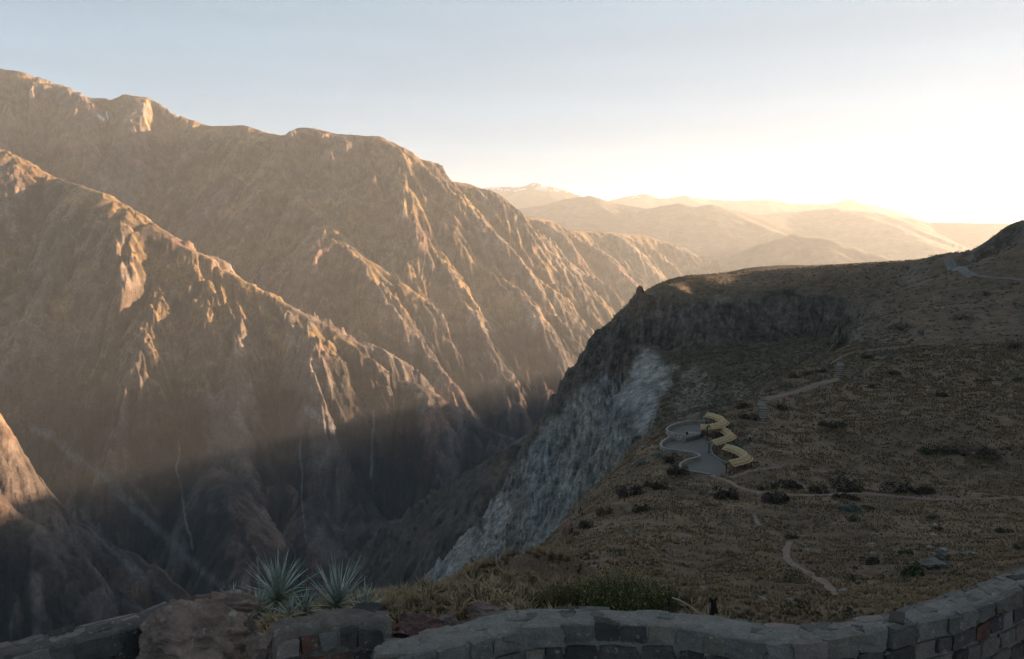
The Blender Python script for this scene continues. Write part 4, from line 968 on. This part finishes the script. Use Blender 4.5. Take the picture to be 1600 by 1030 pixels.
boulder(1132, 806, 10, 6, mat_rockgrey, 'small grey boulder in the grass below the path', 6)
boulder(885, 838, 26, 40, mat_crag, 'reddish crag jutting from the brink over the canyon', 7, 'crag', crag=.9)
boulder(1425, 533, 8, 5, mat_rockgrey, 'small grey stone at the foot of the upright outcrop', 9)
boulder(1222, 668, 9, 5, mat_rockgrey, 'small pale stone on the slope by the foot of the stairs', 10)
# dark seed heads on stalks at the brink
mat_seed = simple_mat('dark seed head', (.02, .016, .012), None, 5)
root_p = hit(905, 812)
for k, (px_, py_, bx_2, by_2, lb) in enumerate([(894.5, 798, 903, 812, 'leftmost dark seed head on a leaning stalk at the brink'), (907, 794, 909, 811, 'tallest dark seed head at the brink'), (904.5, 799, 906, 812, 'short dark seed head between two taller ones at the brink'), (909.5, 802, 911, 812, 'rightmost dark seed head at the brink'), (890, 810.5, 894, 818, 'lowest dark seed head beside the reddish crag')]):
    b_ = hit(bx_2, by_2)
    if b_ is None: continue
    tip = U(px_, py_, b_[1]) - b_; root = empty('seed_stalk', b_, lb, 'plant', 'dark seed heads at the brink')
    def tube(a, b2, ra, rb): return loft([[np.array(c) + np.array([math.cos(t_) * r2, math.sin(t_) * r2, 0]) for t_ in np.arange(6) * 1.047] for c, r2 in ((a, ra), (b2, rb))])
    V, F = tube((0, 0, -.1), tip * .75, .02, .02); mesh_obj('stalk', V, F, mat_twig, root)
    V, F = loft([[tip * u + np.array([math.cos(t_) * r2, math.sin(t_) * r2, 0]) for t_ in np.arange(7) * .898] for u, r2 in ((.7, .03), (.8, .10), (.95, .12), (1.08, .08), (1.14, .02))]); mesh_obj('seed_head', V, F, mat_seed, root)
# ------------------------------------------------------------------ the foreground: walls, boulders, plants
def stone_mat(name, c1, c2, sc=6.0):
    m, t, b = new_mat(name)
    oi = nn(t, 'ShaderNodeObjectInfo'); geo = nn(t, 'ShaderNodeNewGeometry')
    c = mixc(t, ramp(t, noise(t, sc, 5, .65), [(.35, 0.), (.65, 1.)]), c1, c2)
    c = mixc(t, 1.0, c, ramp(t, noise(t, sc * 9, 4, .7), [(.3, .7), (.7, 1.25)]), 'MULTIPLY')
    c = mixc(t, 1.0, c, ramp(t, oi.outputs['Random'], [(0., .72), (1., 1.25)]), 'MULTIPLY')
    li = ramp(t, noise(t, sc * 2.3, 6, .7), [(.60, 0.), (.66, 1.)])
    c = mixc(t, mixc(t, .5, (0, 0, 0), li), c, (.30, .30, .28))
    t.links.new(c, b.inputs['Base Color']); bump(t, b, noise(t, sc * 5, 8, .72), .03); return m
WS = [stone_mat('wall stone grey', (.15, .134, .12), (.105, .094, .085)), stone_mat('wall stone dark', (.075, .064, .058), (.048, .042, .038)), stone_mat('wall stone tan', (.155, .13, .108), (.11, .092, .076)),
      stone_mat('wall stone red', (.15, .075, .052), (.075, .042, .036)), stone_mat('wall stone pink', (.20, .145, .13), (.15, .115, .105))]
mat_mortar = stone_mat('mortar', (.20, .178, .16), (.135, .12, .108), 5.0)
mat_mortar_dark = stone_mat('old mortar', (.12, .105, .095), (.07, .06, .056), 5.0)
mat_mortar_tan = stone_mat('sandy mortar', (.19, .155, .13), (.12, .095, .08), 5.0)
mat_bigrock = stone_mat('weathered boulder', (.20, .135, .105), (.095, .065, .055), 2.6)
mat_redrock = stone_mat('maroon boulder', (.16, .085, .075), (.085, .045, .042), 4.0)

def rounded_block(seed, hx, hy, hz, cuts=3, rnd=.13):
    r_ = np.random.RandomState(seed); g = np.linspace(-1, 1, cuts + 1); vs = {}; V, F = [], []
    def vid(p):
        k = tuple(np.round(p, 4))
        if k not in vs:
            vs[k] = len(V); V.append(np.array(p, float))
        return vs[k]
    for ax in range(3):
        for sgn in (-1, 1):
            for i in range(cuts):
                for j in range(cuts):
                    q = []
                    for a, b in ((g[i], g[j]), (g[i + 1], g[j]), (g[i + 1], g[j + 1]), (g[i], g[j + 1])):
                        p = [0, 0, 0]; p[ax] = sgn; p[(ax + 1) % 3] = a; p[(ax + 2) % 3] = b; q.append(vid(p))
                    F.append(tuple(q) if sgn > 0 else tuple(q[::-1]))
    V = np.array(V); n = np.linalg.norm(V, axis=1, keepdims=True); mx = np.abs(V).max(1, keepdims=True)
    sph = V / n * 1.25; V = V * (1 - rnd) + sph * rnd * .9
    V += r_.normal(size=V.shape) * .065
    skew = r_.uniform(-.13, .13, 4); V[:, 0] *= 1 + skew[0] * V[:, 2] + skew[1] * V[:, 1]; V[:, 2] *= 1 + skew[2] * V[:, 0]; V[:, 1] *= 1 + skew[3] * V[:, 0]
    return V * np.array([hx, hy, hz]), F
def put_stone(root, o3, c, t2, n2, hx, hy, hz, mat, seed, tilt=0.0, cuts=3):
    V, F = rounded_block(seed, hx, hy, hz, cuts)
    ca_, sa_ = math.cos(tilt), math.sin(tilt); x_, z_ = V[:, 0] * ca_ - V[:, 2] * sa_, V[:, 0] * sa_ + V[:, 2] * ca_
    W_ = x_[:, None] * np.array([*t2, 0]) + V[:, 1:2] * np.array([*n2, 0]); W_[:, 2] = z_
    return mesh_obj('stone', W_, F, mat, root, smooth_=False, loc=np.array(c) - o3)
def pick(r_, w): return WS[int(r_.choice(len(WS), p=np.array(w) / sum(w)))]

def stone_wall(outer, inner, zt, zb, label, seed, weights, face_rows=3, mortar=mat_mortar, step=.30, top_fill=True, cap=False):
    r_ = np.random.RandomState(seed)
    A = spline(arc(outer, zt), 120); B = spline(arc(inner, zt), 120)
    n = 120; M = (A + B) / 2; L_ = np.concatenate([[0], np.cumsum(np.hypot(*np.diff(M, axis=0).T))]); o3 = np.array([*M[n // 2], zb])
    root = empty('stone_wall', o3, label, 'wall')
    T, _ = strip_frames(M)
    # mortar body with a rough top
    k = 9; rings = []
    for i in range(n):
        ring = [np.array([*(B[i] + (A[i] - B[i]) * .03), zb])]
        for j in range(k):
            u = (-.04 if cap else .02) + (1.04 if cap else .96) * j / (k - 1); p = B[i] + (A[i] - B[i]) * u
            z = zt - .004 + (.03 if cap else .010) * float(fbm(np.array([p[0] * 6]), np.array([p[1] * 6]), 3, seed)[0]) - .02 * (j in (0, k - 1))
            ring.append(np.array([*p, z]))
        ring.append(np.array([*(B[i] + (A[i] - B[i]) * .94), zb])); rings.append([p - o3 for p in ring])
    V, F = loft(rings); mesh_obj('mortar_body', V, F, mortar, root, smooth_=True)
    def at(s, u):
        i = np.interp(s, L_, np.arange(n)); i0 = int(min(i, n - 2)); f = i - i0
        a = A[i0] * (1 - f) + A[i0 + 1] * f; b = B[i0] * (1 - f) + B[i0 + 1] * f; return b + (a - b) * u, T[i0]
    W0 = float(np.hypot(*(A[n // 2] - B[n // 2]))); sd = seed * 1000
    for side in (() if cap else (0, 1)):                                        # coping stones on both edges
        s = 0.0
        while s < L_[-1] - .08:
            ln = step * r_.uniform(.6, 1.35); ln = min(ln, L_[-1] - s); dp = r_.uniform(.07, .11); hz = r_.uniform(.075, .10)
            w_ = float(np.hypot(*(at(s, 1)[0] - at(s, 0)[0]))); u = (dp - .03) / w_ if side == 0 else 1 - (dp - .02) / w_
            p, t2 = at(s + ln / 2, u); n2 = np.array([-t2[1], t2[0]])
            put_stone(root, o3, [*p, zt - hz + r_.uniform(-.024, .005)], t2, n2, ln / 2 * .96, dp * .8, hz, pick(r_, weights), sd, r_.uniform(-.03, .03)); sd += 1; s += ln
    if top_fill:                                               # flat stones bedded between them
        s = .1
        while s < L_[-1] - .1:
            ln = r_.uniform(.12, .26); w_ = float(np.hypot(*(at(s, 1)[0] - at(s, 0)[0])))
            if w_ > .30:
                p, t2 = at(s, r_.uniform(.42, .6)); t2 = t2 + r_.normal(size=2) * .3; t2 /= np.hypot(*t2); n2 = np.array([-t2[1], t2[0]])
                put_stone(root, o3, [*p, zt - .05 + r_.uniform(-.012, .006)], t2, n2, ln * .55, r_.uniform(.05, .08), .05, pick(r_, weights), sd); sd += 1
            s += ln * r_.uniform(1.1, 1.9)
    z = zt - (.07 if cap else .19)
    for row in range(face_rows):
        hz = r_.uniform(.075, .10); s = r_.uniform(-.1, 0)
        while s < L_[-1] - .1:
            ln = step * r_.uniform(.55, 1.3)
            p, t2 = at(min(max(s + ln / 2, 0), L_[-1]), .05); n2 = np.array([-t2[1], t2[0]])
            put_stone(root, o3, [*p, z - hz + r_.uniform(-.012, .012)], t2, n2, ln / 2 * .86, r_.uniform(.04, .055), hz * r_.uniform(.75, .95), pick(r_, (1.2, 4, 2, .7, .5)), sd, r_.uniform(-.08, .08)); sd += 1; s += ln  # mostly dark stones: the weaker light on this face put into their colour
        z -= 2 * hz + .02
    return root
ZT = -3.4
stone_wall([(601, 999), (640, 992), (700, 975), (735, 966), (765, 957), (800, 950), (840, 947), (900, 947), (950, 949), (1000, 952), (1050, 954), (1100, 957), (1150, 965), (1178, 971), (1215, 976), (1260, 976), (1305, 972), (1350, 965), (1412, 954), (1444, 941), (1516, 918), (1569, 901), (1605, 884), (1700, 850)],
           [(582, 1026), (640, 1022), (700, 1011), (760, 998), (800, 986), (850, 977), (900, 973), (950, 973), (1000, 976), (1050, 979), (1100, 986), (1147, 994), (1203, 1003), (1234, 1004), (1275, 998), (1319, 993), (1366, 983), (1425, 972), (1484, 960), (1537, 940), (1605, 911), (1700, 875)],
           ZT, -4.98, 'curved parapet of mortared grey stone sweeping along the bottom right of the view', 3, (6, 1.6, 3.4, .15, 1.0))
stone_wall([(424, 966), (445, 964), (460, 963), (484, 960), (505, 953), (530, 948), (550, 949), (575, 953), (606, 955)],
           [(424, 996), (440, 988), (460, 979), (490, 976), (517, 973), (545, 967), (570, 967), (590, 969), (612, 972)],
           ZT + .03, -4.99, 'short rubble wall with red and dark stones between the big boulder and the maroon rock', 4, (2, 4, 1.4, 1.6, 1), mortar=mat_mortar_tan, step=.24, top_fill=False, face_rows=4, cap=True)
stone_wall([(-60, 1022), (0, 1006), (36, 999), (99, 980), (154, 967), (187, 962), (220, 952), (262, 938)],
           [(-60, 1050), (0, 1030), (36, 1018), (80, 1010), (132, 999), (198, 982), (235, 972), (270, 962)],
           ZT + .02, -4.99, 'low wall of large dark blocks at the bottom left corner', 5, (2, 4, 1.5, .4, .6), mortar=mat_mortar_dark, step=.42, top_fill=True, face_rows=2)
def fore_rock(px, py, Y, w_, h, d, mat, label, seed, crag=.6, sub=5, rz=0.0, up=0.0):
    p = U(px, py, Y); co, F = rock(seed, sub, .34, 1.0, crag)
    co = co * np.array([w_ / 2, d / 2, h / 2]); c_, s_ = math.cos(rz), math.sin(rz)
    co[:, 0], co[:, 2] = co[:, 0] * c_ - co[:, 2] * s_, co[:, 0] * s_ + co[:, 2] * c_
    o = mesh_obj('boulder', co, F, mat, None, smooth_=False, loc=p); return tagit(o, label, 'rock')
fore_rock(312, 1000, 7.0, 1.16, .86, .8, mat_bigrock, 'big craggy reddish boulder built into the wall at bottom left', 21, .8)
fore_rock(352, 958, 7.75, .92, .42, .5, mat_bigrock, 'long rough boulder lying behind the big craggy one', 22, .9, rz=-.12)
fore_rock(405, 1012, 6.75, .30, .36, .3, mat_bigrock, 'small rough lump at the right foot of the big craggy boulder', 23, 1.0, 4)
fore_rock(655, 985, 7.55, .64, .36, .42, mat_redrock, 'maroon boulder between the short rubble wall and the curved parapet', 24, .5)
fore_rock(700, 973, 7.75, .20, .24, .3, mat_bigrock, 'pale cracked stone leaning on the right end of the maroon boulder', 25, .9, 4)
fore_rock(756, 957, 8.3, .46, .24, .4, mat_bigrock, 'brown humped rock behind the left part of the curved parapet', 26, .5, 4)
fore_rock(796, 952, 8.4, .16, .09, .2, mat_bigrock, 'small brown stone at the right end of the humped rock', 27, .5, 3)
fore_rock(568, 952, 7.9, .38, .12, .35, WS[1], 'flat dark slab resting on the short rubble wall under the spiky plants', 28, .4, 4)
fore_rock(595, 962, 7.6, .14, .13, .16, mat_redrock, 'small maroon stone at the right end of the flat dark slab', 29, .5, 3)

# spiky rosettes
mat_leaf = simple_mat('silver sword leaf', (.33, .345, .29), (.19, .205, .16), 14, rough=.6); mat_leafg = simple_mat('green sword leaf', (.13, .17, .09), (.07, .10, .05), 14, rough=.6)
mat_dead = simple_mat('dead leaf', (.34, .25, .16), (.20, .14, .085), 14); mat_rust = simple_mat('rust stalk', (.22, .10, .05), (.14, .065, .035), 14)
def leaf_mesh(name, length, width, droop, mat, parent, d, up, roll=0.0, base=(0, 0, 0), segs=7):
    d = np.array([math.cos(d), math.sin(d), 0]); s = np.array([-d[1], d[0], 0]); vs, fs = [], []
    ang = up; p = np.array(base, float); st = length / segs
    for i in range(segs + 1):
        u = i / segs; w_ = width * (0.55 + .6 * math.sin(min(u * 1.6 + .35, 1.57))) * (1 - u ** 2.4) + .0006
        f = d * math.cos(ang) + np.array([0, 0, math.sin(ang)]); nrm = np.cross(f, s); keel = nrm * w_ * .45
        vs += [p - s * w_, p + keel, p + s * w_, p + keel * .2 + nrm * .002]
        p = p + f * st; ang -= droop * (0.4 + u) / segs
    for i in range(segs):
        for j in range(4): a = i * 4 + j; b_ = i * 4 + (j + 1) % 4; fs.append((a, b_, b_ + 4, a + 4))
    return mesh_obj(name, vs, fs, mat, parent, smooth_=False)
def rosette(px, py, Y, size, nleaf, label, seed, lean=0.0, lo=.15, ndead=36):
    r_ = np.random.RandomState(seed); p = U(px, py, Y); root = empty('spiky_rosette', p, label, 'plant')
    for i in range(nleaf):
        a = i * 2.39996 + r_.uniform(-.2, .2); q = (i + .5) / nleaf
        up = lo + (1.5 - lo) * q ** .9 + r_.uniform(-.08, .08); ln = size * (r_.uniform(.8, 1.05) if r_.rand() < .75 else r_.uniform(.5, .8)) * (1.0 if q < .85 else .85); up += lean * math.cos(a) * -.3
        leaf_mesh('leaf', ln, .0095 * r_.uniform(.85, 1.2), (r_.uniform(.05, .3) if r_.rand() < .85 else r_.uniform(.7, 1.6)) * (1.5 - up), mat_leaf if q > .3 or r_.rand() < .5 else mat_leafg, root, a, min(up, 1.55), base=(lean * .1 * q, 0, .05 * q))
    for i in range(ndead):
        leaf_mesh('dead_leaf', size * r_.uniform(.35, .7), .013, r_.uniform(1.0, 2.6), mat_dead if r_.rand() < .7 else mat_leafg, root, r_.uniform(0, 6.28), r_.uniform(.2, .9), base=(r_.uniform(-.05, .05), r_.uniform(-.05, .05), -.03))
    return root
rosette(434, 938, 8.7, .56, 74, 'tallest silver green rosette of sword leaves behind the wall', 1)
rosette(520, 948, 8.7, .56, 64, 'silver green rosette right of the tallest one, leaning right', 2, lean=.9)
rosette(478, 958, 8.5, .26, 30, 'low green rosette between the two tall ones', 3, lo=.3)
rosette(405, 955, 8.4, .24, 22, 'small green rosette at the left foot of the tallest one', 4, lo=.4, ndead=10)
rosette(560, 956, 8.8, .36, 30, 'low spiky rosette at the right end, spreading over the dark slab', 5, lean=1.0, lo=.2, ndead=8)
rosette(366, 945, 9.0, .26, 14, 'sparse small rosette at the far left of the spiky plants', 6, lo=.5, ndead=4)
rosette(452, 962, 8.35, .22, 22, 'drooping green rosette low in front of the tallest one', 7, lo=.2, ndead=16)
def stalk(pts, Y, r0, label, mat, name='dry_stalk'):
    P3 = [U(a, b, Y) for a, b in pts]; o3 = P3[0]
    V, F = loft([[q - o3 + np.array([math.cos(t_) * r0 * (1 - .5 * i / len(P3)), math.sin(t_) * r0 * (1 - .5 * i / len(P3)), 0]) for t_ in np.arange(6) * 1.047] for i, q in enumerate(P3)])
    o = mesh_obj(name, V, F, mat, None, loc=o3); return tagit(o, label, 'plant')
stalk([(479, 950), (480, 925), (481, 905), (484, 890), (488, 870)], 9.0, .014, 'rust coloured dry flower stalk rising between the two tall rosettes', mat_rust)
stalk([(508, 905), (500, 888), (496, 872), (493, 862)], 9.1, .007, 'thin rust coloured twig right of the rust flower stalk', mat_rust)
stalk([(406, 940), (405, 915), (404, 895), (402, 870)], 9.0, .018, 'grey dried flower stalk left of the tallest rosette', simple_mat('grey stalk', (.24, .22, .19), None, 20))
stalk([(1092, 958), (1078, 947), (1062, 938), (1051, 934)], 9.6, .018, 'broken tan branch leaning on the far side of the parapet', simple_mat('bare branch', (.42, .30, .19), (.30, .21, .13), 10), 'branch')
stalk([(1052, 955), (1049, 944), (1050, 936), (1053, 931)], 9.7, .02, 'short dark stump at the top of the tan branch', mat_twig, 'stump')
stalk([(1113, 960), (1114, 950), (1114, 942), (1110, 934)], 9.6, .035, 'dark charred stump standing just beyond the parapet', mat_seed, 'stump')
stalk([(1119, 958), (1117, 948), (1116, 940), (1119, 934)], 9.65, .028, 'slim charred stump right beside the thicker one', mat_seed, 'stump')

# leafy bushes just beyond the wall
def leafy_bush(px, Y, wpx, toppy, label, mats, seed, nst, basepy=965):
    b0 = U(px, basepy, Y); m = Y / FPX; W_ = wpx * m; root = empty('leafy_bush', b0, label, 'bush'); r_ = np.random.RandomState(seed); H_ = (U(px, toppy, Y) - b0)[2]
    sv, sf = [], []; lv = [[], []]; lf = [[], []]
    for i in range(nst):
        a = r_.uniform(0, 6.283); rr_ = math.sqrt(r_.rand()); h = H_ * (.6 + .45 * r_.rand()) * (1 - .45 * rr_ ** 2); bx_ = np.array([math.cos(a) * rr_ * W_ * .42, math.sin(a) * rr_ * W_ * .3, 0]); tip = bx_ * 1.18 + np.array([r_.normal() * .03, r_.normal() * .03, h])
        n0 = len(sv); q = .0035; sv += [bx_ + [-q, 0, -.3], bx_ + [q, 0, -.3], bx_ + [0, q, -.3], tip]; sf += [(n0, n0 + 1, n0 + 3), (n0 + 1, n0 + 2, n0 + 3), (n0 + 2, n0, n0 + 3)]
        for j in range(22):
            u = .25 + .75 * (j + r_.rand()) / 22; c = bx_ + (tip - bx_) * u + r_.normal(size=3) * .012; w = r_.normal(size=3); w[2] = abs(w[2]) + .4; w /= np.linalg.norm(w); s = np.cross(w, r_.normal(size=3)); s /= np.linalg.norm(s) + 1e-6
            L2 = .019 * r_.uniform(.6, 1.3); k = 1 if u > .86 and r_.rand() < .75 else 0; n1 = len(lv[k]); lv[k] += [c, c + w * L2 + s * L2 * .35, c + w * L2 * 2, c + w * L2 - s * L2 * .35]; lf[k].append((n1, n1 + 1, n1 + 2, n1 + 3))
    mesh_obj('stems', sv, sf, mat_twig, root); mesh_obj('leaves', lv[0], lf[0], mats[0], root)['kind'] = 'stuff'; mesh_obj('flower_heads', lv[1], lf[1], mats[1], root)['kind'] = 'stuff'
g1_ = simple_mat('bush green', (.085, .115, .035), (.045, .065, .022), 9); g2_ = simple_mat('bush ochre', (.15, .11, .045), (.08, .065, .03), 9); g3_ = simple_mat('dry flower heads', (.30, .19, .10), (.20, .13, .07), 12)
leafy_bush(968, 10.4, 150, 884, 'large green leafy bush with tan flower heads, right behind the parapet', (g1_, g3_), 1, 420)
leafy_bush(880, 10.6, 88, 903, 'ochre leafy bush left of the large green one', (g2_, g2_), 2, 240)
leafy_bush(1038, 10.8, 60, 900, 'sparse tan and green bush right of the large green one', (g1_, g3_), 3, 90)
leafy_bush(918, 11.2, 70, 893, 'green bush with tan tips between the ochre and the large green one', (g1_, g3_), 4, 180)
leafy_bush(745, 11.0, 80, 915, 'dull brown bush behind the humped rock', (g2_, simple_mat('dull heads', (.16, .12, .08), None, 9)), 5, 150, 960)
leafy_bush(815, 10.8, 70, 925, 'low brown bush between the dull bush and the ochre one', (simple_mat('brown leaf', (.10, .075, .045), None, 9), g3_), 6, 120)
# ------------------------------------------------------------------ the air
def haze_box(x0, x1, y0, y1, z0, z1, density, colour, g):
    v = [(x, y, z) for z in (z0, z1) for y in (y0, y1) for x in (x0, x1)]
    f = [(0, 2, 3, 1), (4, 5, 7, 6), (0, 1, 5, 4), (2, 6, 7, 3), (0, 4, 6, 2), (1, 3, 7, 5)]
    me = bpy.data.meshes.new('haze'); me.from_pydata(v, [], f); me.update()
    o = bpy.data.objects.new('haze', me); C.objects.link(o); o['kind'] = 'stuff'
    m = bpy.data.materials.new('haze'); m.use_nodes = True; t = m.node_tree; t.nodes.clear()
    pv = t.nodes.new('ShaderNodeVolumePrincipled'); out = t.nodes.new('ShaderNodeOutputMaterial')
    pv.inputs['Density'].default_value = density; pv.inputs['Color'].default_value = (*colour, 1); pv.inputs['Anisotropy'].default_value = g
    t.links.new(pv.outputs[0], out.inputs['Volume'])
    me.materials.append(m)
haze_box(-9000, 17700, -900, 24500, -1700, 1800, 2.2e-5, (.93, .96, 1.0), .25)
